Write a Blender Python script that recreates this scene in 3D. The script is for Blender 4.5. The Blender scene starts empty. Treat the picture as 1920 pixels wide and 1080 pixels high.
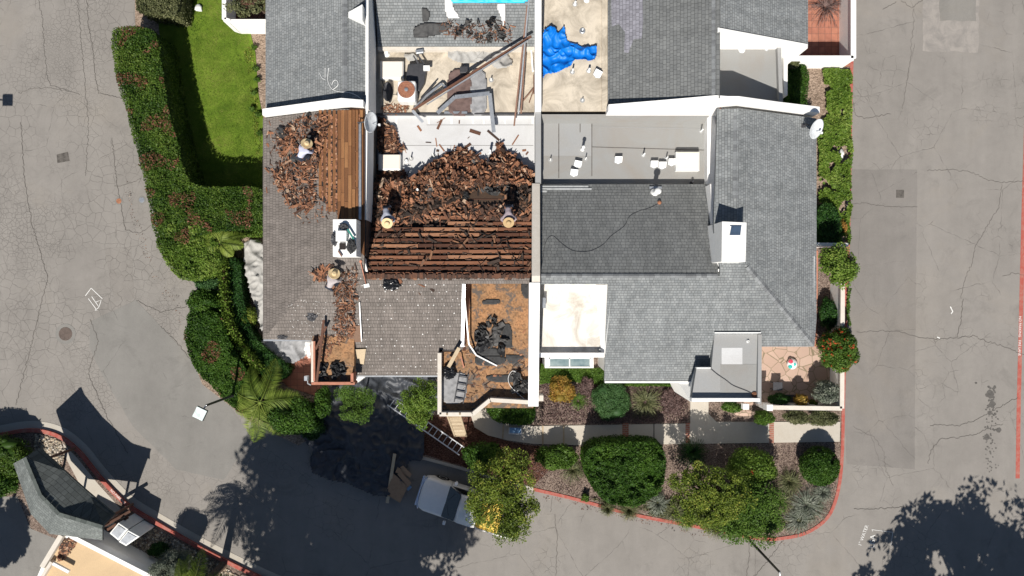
import bpy, bmesh, math, random
import numpy as np
from mathutils import Vector, Matrix, noise
R = math.radians
random.seed(7); rng = np.random.default_rng(7)
scene = bpy.context.scene
COL = scene.collection
# ------------------------------------------------------------------ camera, sky, sun, exposure
H = 36.0; F = 1370.0                       # camera height and focal length measured from the photograph
cd = bpy.data.cameras.new('camera'); cd.sensor_width = 36; cd.lens = F/1920*36; cd.clip_start = .5; cd.clip_end = 3000
cam = bpy.data.objects.new('camera', cd); COL.objects.link(cam); cam.location = (0, 0, H); scene.camera = cam
SUN_EL = R(50); SUN_K = .2                 # shadows fall towards +y and a little +x
az = math.atan2(SUN_K, 1)
ldir = Vector((math.sin(az)*math.cos(SUN_EL), math.cos(az)*math.cos(SUN_EL), -math.sin(SUN_EL)))
w = bpy.data.worlds.new('World'); scene.world = w; w.use_nodes = True
nt = w.node_tree; bg = nt.nodes['Background']; sky = nt.nodes.new('ShaderNodeTexSky')
sky.sky_type = 'NISHITA'; sky.sun_disc = False; sky.sun_elevation = SUN_EL; sky.sun_rotation = math.pi+az
sky.altitude = 50; sky.air_density = 1; sky.dust_density = .4; sky.ozone_density = 1.2
nt.links.new(sky.outputs[0], bg.inputs[0]); bg.inputs[1].default_value = .05
sd = bpy.data.lights.new('sun', 'SUN'); sd.energy = 5.0; sd.angle = R(.5); sd.color = (1, .955, .885)
so = bpy.data.objects.new('sun', sd); COL.objects.link(so); so.rotation_euler = (-ldir).to_track_quat('Z', 'Y').to_euler(); so.location = (0, -30, 60)
vs = scene.view_settings; vs.view_transform = 'Standard'; vs.look = 'None'; vs.gamma = 1; vs.exposure = .35

# ------------------------------------------------------------------ measuring
def P(px, py, z=0.): k = (H-z)/F; return Vector(((px-960)*k, (540-py)*k, z))
def Q(px, py, z=0.): p = P(px, py, z); return (p.x, p.y)
def on(px, py, pl):
    a = (px-960)/F; b = (540-py)/F; k = pl[1]*a+pl[2]*b
    return P(px, py, (pl[0]+H*k)/(1+k))
def at(x, y, pl): return pl[0]+pl[1]*x+pl[2]*y
# ------------------------------------------------------------------ materials
def nodes(name):
    m = bpy.data.materials.new(name); m.use_nodes = True; t = m.node_tree
    return m, t, t.nodes['Principled BSDF']
class NB:
    def __init__(s, name, rough=.8, metal=0., spec=.3):
        s.m, s.t, s.b = nodes(name); s.b.inputs['Roughness'].default_value = rough; s.b.inputs['Metallic'].default_value = metal
        s.b.inputs['Specular IOR Level'].default_value = spec
    def n(s, ty, **kw):
        x = s.t.nodes.new('ShaderNode'+ty)
        for k, v in kw.items():
            if k[0] == '_': setattr(x, k[1:], v)
            else:
                key = {'Dist': 'Distance'}.get(k, k.replace('_', ' ')); x.inputs[key].default_value = v
        return x
    def l(s, a, b): s.t.links.new(a, b)
    def co(s, kind='Object', scale=None):
        c = s.n('TexCoord').outputs[kind]
        if scale is not None:
            mp = s.n('Mapping'); s.l(c, mp.inputs[0]); mp.inputs['Scale'].default_value = scale; c = mp.outputs[0]
        return c
    def noise(s, sc, det=4, rough=.6, co=None, dist=0):
        x = s.n('TexNoise', Scale=sc, Detail=det, Roughness=rough, Distortion=dist); s.l(co or s.co(), x.inputs['Vector']); return x.outputs['Fac']
    def ramp(s, fac, stops, const=False):
        r = s.n('ValToRGB'); cr = r.color_ramp
        if const: cr.interpolation = 'CONSTANT'
        while len(cr.elements) < len(stops): cr.elements.new(.5)
        for e, (p, c) in zip(cr.elements, stops):
            e.position = p; e.color = (c if isinstance(c, tuple) else (c, c, c))+(1,) if not (isinstance(c, tuple) and len(c) == 4) else c
        s.l(fac, r.inputs[0]); return r.outputs[0]
    def mix(s, fac, a, b, mode='MIX'):
        x = s.n('MixRGB'); x.blend_type = mode
        for v, i in ((fac, 0), (a, 1), (b, 2)):
            if isinstance(v, (int, float)): x.inputs[i].default_value = v if i == 0 else (v, v, v, 1)
            elif isinstance(v, tuple): x.inputs[i].default_value = v+(1,)
            else: s.l(v, x.inputs[i])
        return x.outputs[0]
    def math(s, op, a, b=0., c=0.):
        x = s.n('Math'); x.operation = op
        for v, i in ((a, 0), (b, 1), (c, 2)):
            if isinstance(v, (int, float)): x.inputs[i].default_value = v
            else: s.l(v, x.inputs[i])
        return x.outputs[0]
    def bump(s, h, st=.5, d=.02):
        x = s.n('Bump', Strength=st, Dist=d); s.l(h, x.inputs['Height']); s.l(x.outputs[0], s.b.inputs['Normal'])
    def col(s, c):
        if isinstance(c, tuple): s.b.inputs['Base Color'].default_value = c+(1,)
        else: s.l(c, s.b.inputs['Base Color'])
        return s.m
def plain(name, c, rough=.7, metal=0, spec=.3, var=.15, sc=6, bump=0):
    b = NB(name, rough, metal, spec); f = b.noise(sc, 5, .65)
    lo = tuple(v*(1-var*2) for v in c); hi = tuple(min(1, v*(1+var)) for v in c)
    if bump: b.bump(b.noise(sc*5, 4), bump, .01)
    return b.col(b.ramp(f, [(.25, lo), (.5, c), (.75, hi)]))
def rndmat(name, stops, rough=.75, spec=.3, nz=.25, nsc=25, trans=0):
    b = NB(name, rough, 0, spec); a = b.n('Attribute'); a.attribute_name = 'rnd'
    c = b.ramp(a.outputs['Fac'], stops)
    f = b.ramp(b.noise(nsc, 3), [(.3, 1-nz), (.7, 1.)])
    c = b.mix(1., c, f, 'MULTIPLY')
    if trans:
        tr = b.n('BsdfTranslucent'); b.l(c, tr.inputs[0]); mx = b.n('MixShader'); mx.inputs[0].default_value = trans
        b.l(b.b.outputs[0], mx.inputs[1]); b.l(tr.outputs[0], mx.inputs[2]); b.l(mx.outputs[0], b.t.nodes['Material Output'].inputs[0])
    return b.col(c)
def shingle(name, c1, c2, row=.145, wid=.16, wear=.12, tint=None):
    b = NB(name, .92, 0, .2); uv = b.co('UV')
    br = b.n('TexBrick', Scale=1., Mortar_Size=.007, Mortar_Smooth=.2, Bias=0., Brick_Width=wid, Row_Height=row)
    br.offset = .37; br.offset_frequency = 2; br.squash = 1.35; br.squash_frequency = 3
    br.inputs['Color1'].default_value = c1+(1,); br.inputs['Color2'].default_value = c2+(1,)
    br.inputs['Mortar'].default_value = tuple(v*.5 for v in c1)+(1,)
    b.l(uv, br.inputs['Vector'])
    nz = b.mix(1., b.ramp(b.noise(2.2, 5, .7, uv), [(.3, 1-wear), (.7, 1+wear)]), b.ramp(b.noise(.45, 5, .7, uv), [(.3, .88), (.7, 1.08)]), 'MULTIPLY')
    c = b.mix(1., br.outputs[0], nz, 'MULTIPLY')
    sp = b.ramp(b.noise(60, 2, .8, uv), [(.3, .8), (.7, 1.15)]); c = b.mix(1., c, sp, 'MULTIPLY')
    # broad streaks, running down the slope
    st = b.ramp(b.noise(1., 4, .6, b.co('UV', (2.5, .25, 1))), [(.35, .9), (.65, 1.06)]); c = b.mix(1., c, st, 'MULTIPLY')
    sep = b.n('SeparateXYZ'); b.l(uv, sep.inputs[0])
    saw = b.math('FRACT', b.math('DIVIDE', sep.outputs[1], row))
    b.bump(b.math('ADD', b.math('MULTIPLY', saw, -1.), b.math('MULTIPLY', br.outputs['Fac'], -.6)), .8, .02)
    return b.col(c)
MT = {}
def asphalt(name, c, crack, dark=1., worn=.1, left=False):
    b = NB(name, .9, 0, .25); o = b.co('Object')
    big = b.noise(.16, 5, .6, o, .6); mid = b.noise(1.3, 6, .7, o); fine = b.noise(45, 3, .8, o)
    col = b.ramp(big, [(.3, tuple(v*(1-worn) for v in c)), (.55, c), (.75, (c[0]*1.06, c[1]*1.03, c[2]*.98))])
    col = b.mix(1., col, b.ramp(mid, [(.3, .93), (.7, 1.05)]), 'MULTIPLY'); col = b.mix(1., col, b.ramp(fine, [(.25, .8), (.75, 1.16)]), 'MULTIPLY')
    col = b.mix(1., col, b.ramp(b.noise(.55, 6, .75, b.off(o, 3), .8), [(.3, .84), (.45, 1.), (.6, 1.), (.75, .9)]), 'MULTIPLY')
    streak = b.ramp(b.noise(1., 4, .6, b.co('Object', (.9, .12, 1))), [(.35, .95), (.65, 1.04)]); col = b.mix(1., col, streak, 'MULTIPLY')
    # alligator cracking in its own worn areas
    wob = b.n('TexNoise', Scale=3., Detail=3.); b.l(o, wob.inputs['Vector'])
    va = b.n('VectorMath'); va.operation = 'MULTIPLY_ADD'; b.l(wob.outputs['Color'], va.inputs[0]); va.inputs[1].default_value = (.22, .22, 0); b.l(o, va.inputs[2])
    tot = None
    for sc, wd, seed, thr in crack:
        v = b.n('TexVoronoi', Scale=sc); v.feature = 'DISTANCE_TO_EDGE'; v.voronoi_dimensions = '2D'; b.l(va.outputs[0], v.inputs['Vector'])
        ln = b.ramp(v.outputs['Distance'], [(0, 1.), (wd, 0.)])
        mk = b.ramp(b.noise(.28+.05*seed, 3, .6, b.co('Object', (1, 1, 1)) if not seed else b.off(o, seed)), [(thr, 0.), (thr+.07, 1.)])
        brk = b.ramp(b.noise(2.5, 2, .5, o), [(.38, .25), (.6, 1.)])
        q = b.math('MULTIPLY', b.math('MULTIPLY', ln, mk), brk); tot = q if tot is None else b.math('MAXIMUM', tot, q)
    if left:
        sx = b.n('SeparateXYZ'); b.l(va.outputs[0], sx.inputs[0]); gx = b.ramp(b.math('MULTIPLY', sx.outputs[0], -.04), [(.44, 0.), (.56, 1.)])
        for sc, wd, seed, thr in ((4.2, .06, 5, .5), (2.1, .035, 6, .46), (7.5, .09, 7, .58)):
            v = b.n('TexVoronoi', Scale=sc); v.feature = 'DISTANCE_TO_EDGE'; v.voronoi_dimensions = '2D'; b.l(va.outputs[0], v.inputs['Vector'])
            q = b.math('MULTIPLY', b.math('MULTIPLY', b.ramp(v.outputs['Distance'], [(0, 1.), (wd, 0.)]), gx), b.ramp(b.noise(.22, 4, .65, b.off(o, seed)), [(thr, 0.), (thr+.1, .85)])); tot = b.math('MAXIMUM', tot, q)
    if tot is not None:
        col = b.mix(b.math('MULTIPLY', tot, .5), col, (.035, .03, .027)); b.bump(b.math('SUBTRACT', b.math('MULTIPLY', fine, .3), tot), .5, .02)
    else: b.bump(fine, .3, .01)
    return b.col(col)
def _off(s, o, k):
    mp = s.n('Mapping'); s.l(o, mp.inputs[0]); mp.inputs['Location'].default_value = (17.3*k, 9.1*k, 0); return mp.outputs[0]
NB.off = _off
MT['asphalt'] = asphalt('asphalt', (.24, .222, .202), [(2.6, .035, 0, .55), (1.3, .02, 1, .57), (.32, .006, 2, .42)], left=True)
MT['asphalt_crazed'] = asphalt('crazed_asphalt', (.228, .21, .19), [(2.7, .05, 0, .36), (1.4, .022, 1, .42)])
MT['asphalt_patch'] = asphalt('asphalt_patch', (.212, .202, .186), [(.4, .006, 2, .5)])
MT['asphalt_patch2'] = asphalt('asphalt_patch_old', (.207, .191, .175), [(.45, .006, 3, .4)], worn=.14)
def concrete(name, c, dirt=.35, sc=1.2, dcol=(.35, .28, .2), rough=.85):
    b = NB(name, rough, 0, .25); d = b.ramp(b.noise(sc, 7, .68, None, .8), [(.42, 0.), (.72, 1.)])
    col = b.mix(b.math('MULTIPLY', d, dirt), c, dcol); col = b.mix(1., col, b.ramp(b.noise(30, 3), [(.3, .92), (.7, 1.05)]), 'MULTIPLY')
    b.bump(b.noise(40, 3), .2, .01); return b.col(col)
MT['concrete'] = concrete('concrete', (.46, .42, .36), .25)
MT['gutter_concrete'] = concrete('gutter_concrete', (.42, .39, .34), .35)
MT['stucco'] = concrete('white_stucco', (.84, .83, .80), .12, 1.5, (.5, .45, .38))
MT['parapet'] = concrete('white_coping', (.86, .85, .83), .2, 2.2, (.55, .5, .42))
MT['cream'] = concrete('cream_coping', (.62, .57, .5), .25, 3)
MT['beige_roof'] = concrete('beige_membrane', (.58, .51, .41), .9, .9, (.2, .17, .13))
MT['white_roof'] = concrete('white_membrane', (.55, .55, .55), .35, .6, (.38, .36, .34))
MT['coat_roof'] = concrete('white_coated_roof', (.74, .71, .66), .85, .8, (.3, .24, .17))
MT['grey_roof'] = concrete('grey_membrane', (.265, .265, .257), .6, .45, (.25, .215, .18))
MT['grey_light'] = concrete('light_membrane', (.3, .302, .3), .4, .7, (.3, .28, .25))
MT['tan_roof'] = concrete('tan_membrane', (.55, .4, .24), .3, .5, (.3, .22, .15))
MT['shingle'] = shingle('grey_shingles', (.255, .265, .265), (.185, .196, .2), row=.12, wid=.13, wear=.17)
MT['shingle_shade'] = shingle('shaded_grey_shingles', (.185, .19, .187), (.145, .15, .15), row=.145, wid=.15)  # darker copy of the grey shingles: shade of slopes turned from the sun
MT['shingle_cap'] = rndmat('ridge_shingles', [(0, (.15, .155, .16)), (1, (.25, .26, .265))], rough=.9, spec=.2, nsc=20)
MT['shingle_g_shade'] = shingle('shaded_green_shingles', (.105, .115, .112), (.075, .083, .08), row=.2, wid=.22)  # shaded side of the shelter roof, the shade put into its colour
MT['shake_old'] = shingle('weathered_shakes', (.2, .175, .158), (.165, .145, .13), row=.17, wid=.11, wear=.2)
def wood(name, stops, sc=(1, 1, 1), rough=.75, nz=.5):
    b = NB(name, rough, 0, .25); a = b.n('Attribute'); a.attribute_name = 'rnd'
    f = b.math('ADD', b.math('MULTIPLY', b.noise(3, 6, .7, b.co('Object', sc)), nz), b.math('MULTIPLY', a.outputs['Fac'], 1-nz))
    c = b.ramp(f, stops); b.bump(b.noise(12, 4, .6, b.co('Object', sc)), .4, .01)
    return b.col(b.mix(1., c, b.ramp(b.noise(40, 3), [(.3, .75), (.7, 1.15)]), 'MULTIPLY'))
WB = [(.22, (.045, .02, .013)), (.42, (.11, .045, .025)), (.6, (.2, .085, .045)), (.8, (.33, .17, .095))]
MT['batten'] = wood('old_batten_wood', WB, (.3, 3, 1))
MT['sheath'] = wood('orange_sheathing', [(.2, (.06, .03, .015)), (.4, (.15, .066, .028)), (.6, (.24, .108, .044)), (.8, (.36, .19, .08))], (3, .3, 1))
MT['shake'] = rndmat('torn_shakes', [(0, (.03, .02, .016)), (.25, (.085, .045, .03)), (.5, (.18, .08, .045)), (.75, (.33, .145, .075)), (.92, (.42, .21, .12)), (1, (.5, .37, .26))], nsc=14, nz=.4)
MT['shake_dark'] = rndmat('dark_torn_shakes', [(0, (.02, .014, .011)), (.4, (.045, .03, .023)), (.65, (.09, .058, .042)), (.85, (.17, .09, .055)), (1, (.3, .15, .08))], nsc=14, nz=.4)
MT['felt'] = rndmat('tar_felt', [(0, (.018, .018, .02)), (.6, (.05, .05, .05)), (1, (.12, .115, .11))], rough=.6, nsc=8, nz=.4)
MT['brownwood'] = wood('brown_timber', [(.2, (.06, .03, .02)), (.5, (.15, .07, .045)), (.8, (.24, .14, .1))], (2, 2, 2))
MT['lumber'] = wood('pale_lumber', [(.2, (.3, .22, .14)), (.6, (.5, .4, .27)), (.9, (.6, .5, .36))], (1, 1, 1))
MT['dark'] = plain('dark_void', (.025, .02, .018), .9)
b = NB('osb_deck', .8); v = b.n('TexVoronoi', Scale=14.); b.l(b.co(), v.inputs['Vector'])
c = b.ramp(b.math('ADD', b.math('MULTIPLY', b.noise(.9, 6, .7), .7), b.math('MULTIPLY', b.n('SeparateColor').outputs[0], 0)), [(.3, (.27, .155, .08)), (.5, (.4, .2, .09)), (.68, (.45, .25, .12))])
sc_ = b.n('SeparateColor'); b.l(v.outputs['Color'], sc_.inputs[0]); c = b.mix(1., c, b.ramp(sc_.outputs[0], [(0, .6), (.6, 1.), (1, 1.15)]), 'MULTIPLY')
c = b.mix(b.ramp(b.noise(1.6, 6, .75, None, .5), [(.52, 0.), (.58, .85)]), c, (.09, .085, .08)); MT['osb'] = b.col(c)
MT['white_metal'] = plain('white_metal', (.78, .78, .76), .35, 0, .5, .06)
MT['galv'] = plain('galvanised_metal', (.5, .52, .54), .35, .7, .5, .15)
MT['alu'] = plain('aluminium', (.68, .69, .7), .4, .3, .5, .08)
MT['dark_metal'] = plain('dark_metal', (.06, .06, .065), .5, .2)
MT['rust'] = plain('rusty_metal', (.3, .13, .07), .7, 0, .3, .3, 8)
MT['blacktarp'] = plain('black_plastic_sheet', (.045, .05, .06), .5, 0, .35, .2, 3)
MT['bag'] = plain('black_bin_bag', (.012, .012, .013), .22, 0, .6, .1, 3)
MT['bluetarp'] = plain('blue_tarp', (.0, .16, .6), .5, 0, .4, .12, 3)
MT['cyantarp'] = plain('cyan_tarp', (.0, .42, .66), .45, 0, .4, .12, 3)
MT['whitecloth'] = plain('white_cloth', (.62, .61, .6), .8, 0, .2, .12, 3)
MT['greycloth'] = plain('grey_cloth', (.27, .27, .275), .75, 0, .2, .2, 4)
MT['browncloth'] = plain('brown_cloth', (.14, .095, .085), .75, 0, .2, .2, 4)
MT['dropcloth'] = plain('drop_cloth', (.36, .35, .33), .85, 0, .2, .15, 3)
MT['red'] = concrete('red_kerb_paint', (.36, .085, .065), .6, 3.5, (.38, .25, .2))
MT['paint'] = plain('white_road_paint', (.7, .69, .66), .8)
MT['terracotta'] = plain('terracotta', (.42, .18, .115), .8)
b = NB('terracotta_tiles', .8); br = b.n('TexBrick', Scale=1., Mortar_Size=.012, Brick_Width=.32, Row_Height=.32); br.offset = 0; b.l(b.co(), br.inputs[0])
br.inputs['Color1'].default_value = (.4, .17, .11, 1); br.inputs['Color2'].default_value = (.34, .135, .09, 1); br.inputs['Mortar'].default_value = (.2, .1, .075, 1)
MT['tiles'] = b.col(b.mix(1., br.outputs[0], b.ramp(b.noise(3, 4), [(.3, .8), (.7, 1.15)]), 'MULTIPLY'))
b = NB('red_brick', .8); br = b.n('TexBrick', Scale=1., Mortar_Size=.012, Brick_Width=.22, Row_Height=.1); b.l(b.co(), br.inputs[0])
br.inputs['Color1'].default_value = (.33, .12, .08, 1); br.inputs['Color2'].default_value = (.25, .09, .06, 1); br.inputs['Mortar'].default_value = (.3, .25, .2, 1); MT['brick'] = b.col(br.outputs[0])
b = NB('flagstone', .8); v = b.n('TexVoronoi', Scale=2.); v.feature = 'DISTANCE_TO_EDGE'; b.l(b.co(), v.inputs['Vector'])
v2 = b.n('TexVoronoi', Scale=2.); b.l(b.co(), v2.inputs['Vector']); sc_ = b.n('SeparateColor'); b.l(v2.outputs['Color'], sc_.inputs[0])
c = b.ramp(sc_.outputs[0], [(0, (.38, .26, .2)), (1, (.47, .34, .27))]); MT['flagstone'] = b.col(b.mix(b.ramp(b.math('ADD', v.outputs['Distance'], b.math('MULTIPLY', b.noise(9, 3), .03)), [(.03, 1.), (.05, 0.)]), c, (.2, .16, .1)))
def mulch(name, stops, sc=26):
    b = NB(name, .95, 0, .1); v = b.n('TexVoronoi', Scale=sc, Randomness=1.); b.l(b.co('Object', (1, 1.8, 1)), v.inputs['Vector'])
    s = b.n('SeparateColor'); b.l(v.outputs['Color'], s.inputs[0]); f = b.math('ADD', b.math('MULTIPLY', s.outputs[0], .55), b.math('MULTIPLY', b.noise(.9, 6, .7), .45))
    b.bump(s.outputs[1], .9, .04); return b.col(b.ramp(f, stops))
MT['mulch'] = mulch('bark_mulch', [(.2, (.07, .05, .04)), (.45, (.17, .125, .1)), (.65, (.29, .22, .18)), (.85, (.42, .33, .27))])
MT['mulch_red'] = mulch('red_bark_mulch', [(.2, (.03, .015, .01)), (.5, (.1, .045, .032)), (.8, (.2, .11, .08))])
MT['soil'] = mulch('garden_soil', [(.2, (.13, .095, .07)), (.5, (.27, .2, .15)), (.8, (.42, .32, .25))], 16)
b = NB('lawn_grass', .95, 0, .1); f = b.math('ADD', b.math('MULTIPLY', b.noise(1.1, 6, .7), .6), b.math('MULTIPLY', b.noise(30, 3, .8), .4))
b.bump(b.noise(40, 3), .8, .04); dry = b.ramp(b.noise(.5, 6, .75, None, .6), [(.42, 1.), (.62, .72)]); MT['lawn'] = b.col(b.mix(1., dry, b.ramp(f, [(.3, (.05, .1, .01)), (.5, (.12, .19, .02)), (.65, (.19, .24, .04)), (.78, (.32, .27, .1))]), 'MULTIPLY'))
MT['blade'] = rndmat('grass_blades', [(0, (.05, .11, .01)), (.55, (.15, .23, .025)), (1, (.33, .31, .09))], trans=.2)
MT['stone'] = rndmat('river_stones', [(0, (.12, .11, .1)), (.4, (.3, .26, .2)), (.75, (.45, .35, .24)), (1, (.6, .55, .48))], nsc=10)
def leaf(name, d, m, h, extra=None, tr=.18):
    st = [(0, d), (.5, m), (.88 if extra else 1, h)]
    if extra: st += [(.93, extra), (1, extra)]
    MT[name] = rndmat(name, st, rough=.55, spec=.18, nz=.2, trans=tr)
leaf('leaf_hedge', (.022, .055, .007), (.06, .115, .013), (.13, .19, .03), None)
leaf('leaf_hedge_red', (.05, .05, .015), (.13, .06, .03), (.24, .1, .06))
leaf('leaf_dark', (.018, .05, .007), (.045, .105, .012), (.09, .17, .022))
leaf('leaf_deep', (.012, .04, .01), (.025, .075, .014), (.05, .12, .02))
leaf('leaf_mid', (.035, .075, .01), (.075, .145, .018), (.14, .22, .04))
leaf('leaf_bright', (.05, .1, .01), (.12, .2, .025), (.23, .3, .06))
leaf('leaf_yellow', (.04, .065, .01), (.115, .165, .018), (.24, .28, .045), (.34, .32, .06))
leaf('leaf_gold', (.16, .12, .02), (.34, .22, .04), (.45, .2, .06))
leaf('leaf_palm', (.06, .1, .012), (.15, .21, .03), (.28, .33, .07))
leaf('leaf_juniper', (.025, .07, .02), (.06, .13, .04), (.11, .2, .07))
leaf('leaf_olive', (.05, .06, .025), (.12, .13, .055), (.22, .22, .11))
leaf('leaf_mauve', (.08, .05, .045), (.17, .11, .1), (.27, .19, .17))
leaf('leaf_silver', (.08, .1, .07), (.18, .2, .15), (.33, .34, .28))
leaf('petal_orange', (.3, .04, .015), (.42, .07, .02), (.5, .13, .04))
MT['bark'] = plain('bark', (.13, .095, .07), .9, 0, .1, .3, 12, .5)
b = NB('skylight_dome', .3, 0, .5); MT['dome'] = b.col((.78, .7, .6))
b = NB('window_glass', .08, 0, .8); MT['glass'] = b.col(b.ramp(b.noise(1.5, 3), [(.3, (.08, .14, .16)), (.7, (.3, .36, .36))]))
b = NB('car_glass', .06, 0, .9); MT['carglass'] = b.col((.012, .016, .02))
MT['carpaint'] = plain('silver_car_paint', (.82, .8, .77), .35, 0, .5, .03)
MT['chrome'] = plain('chrome', (.6, .65, .75), .2, .6)
MT['rubber'] = plain('rubber', (.02, .02, .02), .8)
MT['yellow'] = plain('yellow_plastic', (.75, .5, .08), .6)
MT['cardboard'] = plain('cardboard', (.33, .22, .14), .85, 0, .15, .1)
MT['straw'] = plain('straw_hat_weave', (.62, .48, .28), .85, 0, .15, .15, 40)
MT['straw_dark'] = plain('tan_hat_weave', (.42, .3, .16), .85, 0, .15, .15, 40)
MT['skin'] = plain('skin', (.3, .15, .09), .6)
MT['shirt_blue'] = plain('pale_blue_shirt', (.5, .52, .64), .85, 0, .15, .12, 9)
MT['shirt_grey'] = plain('grey_blue_shirt', (.3, .32, .38), .85, 0, .15, .2, 9)
MT['shirt_mauve'] = plain('mauve_grey_shirt', (.3, .25, .27), .85, 0, .15, .2, 9)
MT['shirt_tan'] = plain('dusty_grey_shirt', (.42, .38, .38), .85, 0, .15, .12, 9)
MT['jeans'] = plain('dark_jeans', (.03, .035, .05), .85, 0, .15, .2, 9)
MT['boots'] = plain('brown_boots', (.08, .05, .03), .7)
MT['copper'] = plain('copper_flashing', (.36, .17, .12), .6, 0, .3, .2)
MT['oil'] = plain('oil_stain', (.1, .093, .085), .8, 0, .3, .2)
MT['iron'] = plain('cast_iron', (.13, .1, .085), .7, .2, .3, .2)
MT['crackfill'] = plain('asphalt_crack', (.11, .1, .09), .95, 0, .1, .3)
MT['bluebox'] = plain('blue_plastic', (.22, .38, .58), .5)
MT['ballred'] = plain('red_panel', (.6, .06, .1), .5); MT['ballteal'] = plain('teal_panel', (.03, .45, .4), .5)
MT['teal'] = plain('teal_tool', (.03, .2, .16), .5)
# ------------------------------------------------------------------ meshes and things
ORG = {}
def tag(o, label=None, cat=None, group=None, kind=None):
    if label: o['label'] = label
    if cat: o['category'] = cat
    if group: o['group'] = group
    if kind: o['kind'] = kind
    return o
def thing(name, label, cat, loc=(0, 0, 0), group=None):
    o = bpy.data.objects.new(name, None); COL.objects.link(o); o.location = loc; o.empty_display_size = .2
    ORG[o] = Vector(loc); return tag(o, label, cat, group)
class MB:
    def __init__(s): s.v = []; s.f = []; s.r = []; s.uv = {}
    def add(s, vs, fs, r=None):
        b = len(s.v); s.v += [tuple(v) for v in vs]; r = random.random() if r is None else r
        for f in fs: s.f.append(tuple(i+b for i in f)); s.r.append(r)
        return s
    def prism(s, xy, z0, z1, r=None):
        n = len(xy); z0 = z0 if isinstance(z0, (list, tuple)) else [z0]*n; z1 = z1 if isinstance(z1, (list, tuple)) else [z1]*n
        ar = sum(xy[i][0]*xy[(i+1) % n][1]-xy[(i+1) % n][0]*xy[i][1] for i in range(n))
        if ar < 0: xy = xy[::-1]; z0 = z0[::-1]; z1 = z1[::-1]
        vs = [(x, y, z) for (x, y), z in zip(xy, z0)]+[(x, y, z) for (x, y), z in zip(xy, z1)]
        return s.add(vs, [tuple(range(n))[::-1], tuple(range(n, 2*n))]+[(i, (i+1) % n, n+(i+1) % n, n+i) for i in range(n)], r)
    def slab(s, pts, th, down, r=None):          # roof slab: top corners in 3D, thickness, direction of fall (for the courses)
        n = len(pts); ar = sum(pts[i][0]*pts[(i+1) % n][1]-pts[(i+1) % n][0]*pts[i][1] for i in range(n))
        if ar < 0: pts = pts[::-1]
        b = len(s.f); s.prism([(p[0], p[1]) for p in pts], [p[2]-th for p in pts], [p[2] for p in pts], r)
        d = Vector((down[0], down[1])).normalized(); u = Vector((-d.y, d.x)); sl = (1+.45**2)**.5
        for i in range(b, len(s.f)): s.uv[i] = [(Vector(s.v[k][:2]).dot(u), -Vector(s.v[k][:2]).dot(d)*sl-(0 if i == b+1 else s.v[k][2])) for k in s.f[i]]
        return s
    def box(s, c, sz, rz=0, rx=0, ry=0, r=None, M=None):
        m = M or (Matrix.Rotation(rz, 3, 'Z') @ Matrix.Rotation(ry, 3, 'Y') @ Matrix.Rotation(rx, 3, 'X')); c = Vector(c)
        vs = [c+m @ Vector((sx*sz[0]/2, sy*sz[1]/2, szz*sz[2]/2)) for szz in (-1, 1) for sx, sy in ((-1, -1), (1, -1), (1, 1), (-1, 1))]
        return s.add(vs, [(3, 2, 1, 0), (4, 5, 6, 7), (0, 1, 5, 4), (1, 2, 6, 5), (2, 3, 7, 6), (3, 0, 4, 7)], r)
    def beam(s, p, q, w, h, r=None):
        p = Vector(p); q = Vector(q); d = q-p; L = d.length; x = d/L; up = Vector((0, 0, 1))
        if abs(x.z) > .98: up = Vector((0, 1, 0))
        y = up.cross(x).normalized(); z = x.cross(y); m = Matrix((x, y, z)).transposed()
        return s.box((p+q)/2, (L, w, h), M=m, r=r)
    def tube(s, pts, rad, n=8, r=None):
        pts = [Vector(p) for p in pts]; rad = rad if isinstance(rad, (list, tuple)) else [rad]*len(pts); vs = []; fs = []
        for i, p in enumerate(pts):
            d = (pts[min(i+1, len(pts)-1)]-pts[max(i-1, 0)]).normalized(); a = Vector((0, 0, 1)) if abs(d.z) < .9 else Vector((1, 0, 0))
            u = d.cross(a).normalized(); v = d.cross(u)
            vs += [p+(u*math.cos(2*math.pi*k/n)+v*math.sin(2*math.pi*k/n))*rad[i] for k in range(n)]
        for i in range(len(pts)-1):
            for k in range(n): fs.append((i*n+k, i*n+(k+1) % n, (i+1)*n+(k+1) % n, (i+1)*n+k))
        fs += [tuple(range(n)), tuple(range((len(pts)-1)*n, len(pts)*n))[::-1]]
        return s.add(vs, [f[::-1] for f in fs], r)
    def lathe(s, prof, c, n=20, sx=1, sy=1, M=None, r=None):
        c = Vector(c); vs = []; fs = []; M = M or Matrix.Identity(3)
        for (rr, z) in prof: vs += [c+M @ Vector((rr*sx*math.cos(2*math.pi*k/n), rr*sy*math.sin(2*math.pi*k/n), z)) for k in range(n)]
        for i in range(len(prof)-1):
            for k in range(n): fs.append((i*n+k, i*n+(k+1) % n, (i+1)*n+(k+1) % n, (i+1)*n+k))
        fs += [tuple(range(n))[::-1], tuple(range((len(prof)-1)*n, len(prof)*n))]
        return s.add(vs, fs, r)
    def obj(s, name, mat, parent=None, smooth=False, bevel=0, kind=None, label=None):
        me = bpy.data.meshes.new(name); o0 = ORG.get(parent, Vector((0, 0, 0)))
        me.from_pydata([(v[0]-o0.x, v[1]-o0.y, v[2]-o0.z) for v in s.v], [], s.f)
        if s.uv:
            ul = me.uv_layers.new(name='UVMap')
            for i, p in enumerate(me.polygons):
                if i in s.uv:
                    for li, q in zip(p.loop_indices, s.uv[i]): ul.data[li].uv = q
        at_ = me.attributes.new('rnd', 'FLOAT', 'FACE'); at_.data.foreach_set('value', s.r)
        me.materials.append(MT[mat] if isinstance(mat, str) else mat)
        if smooth: me.shade_smooth()
        o = bpy.data.objects.new(name, me); COL.objects.link(o)
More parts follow.
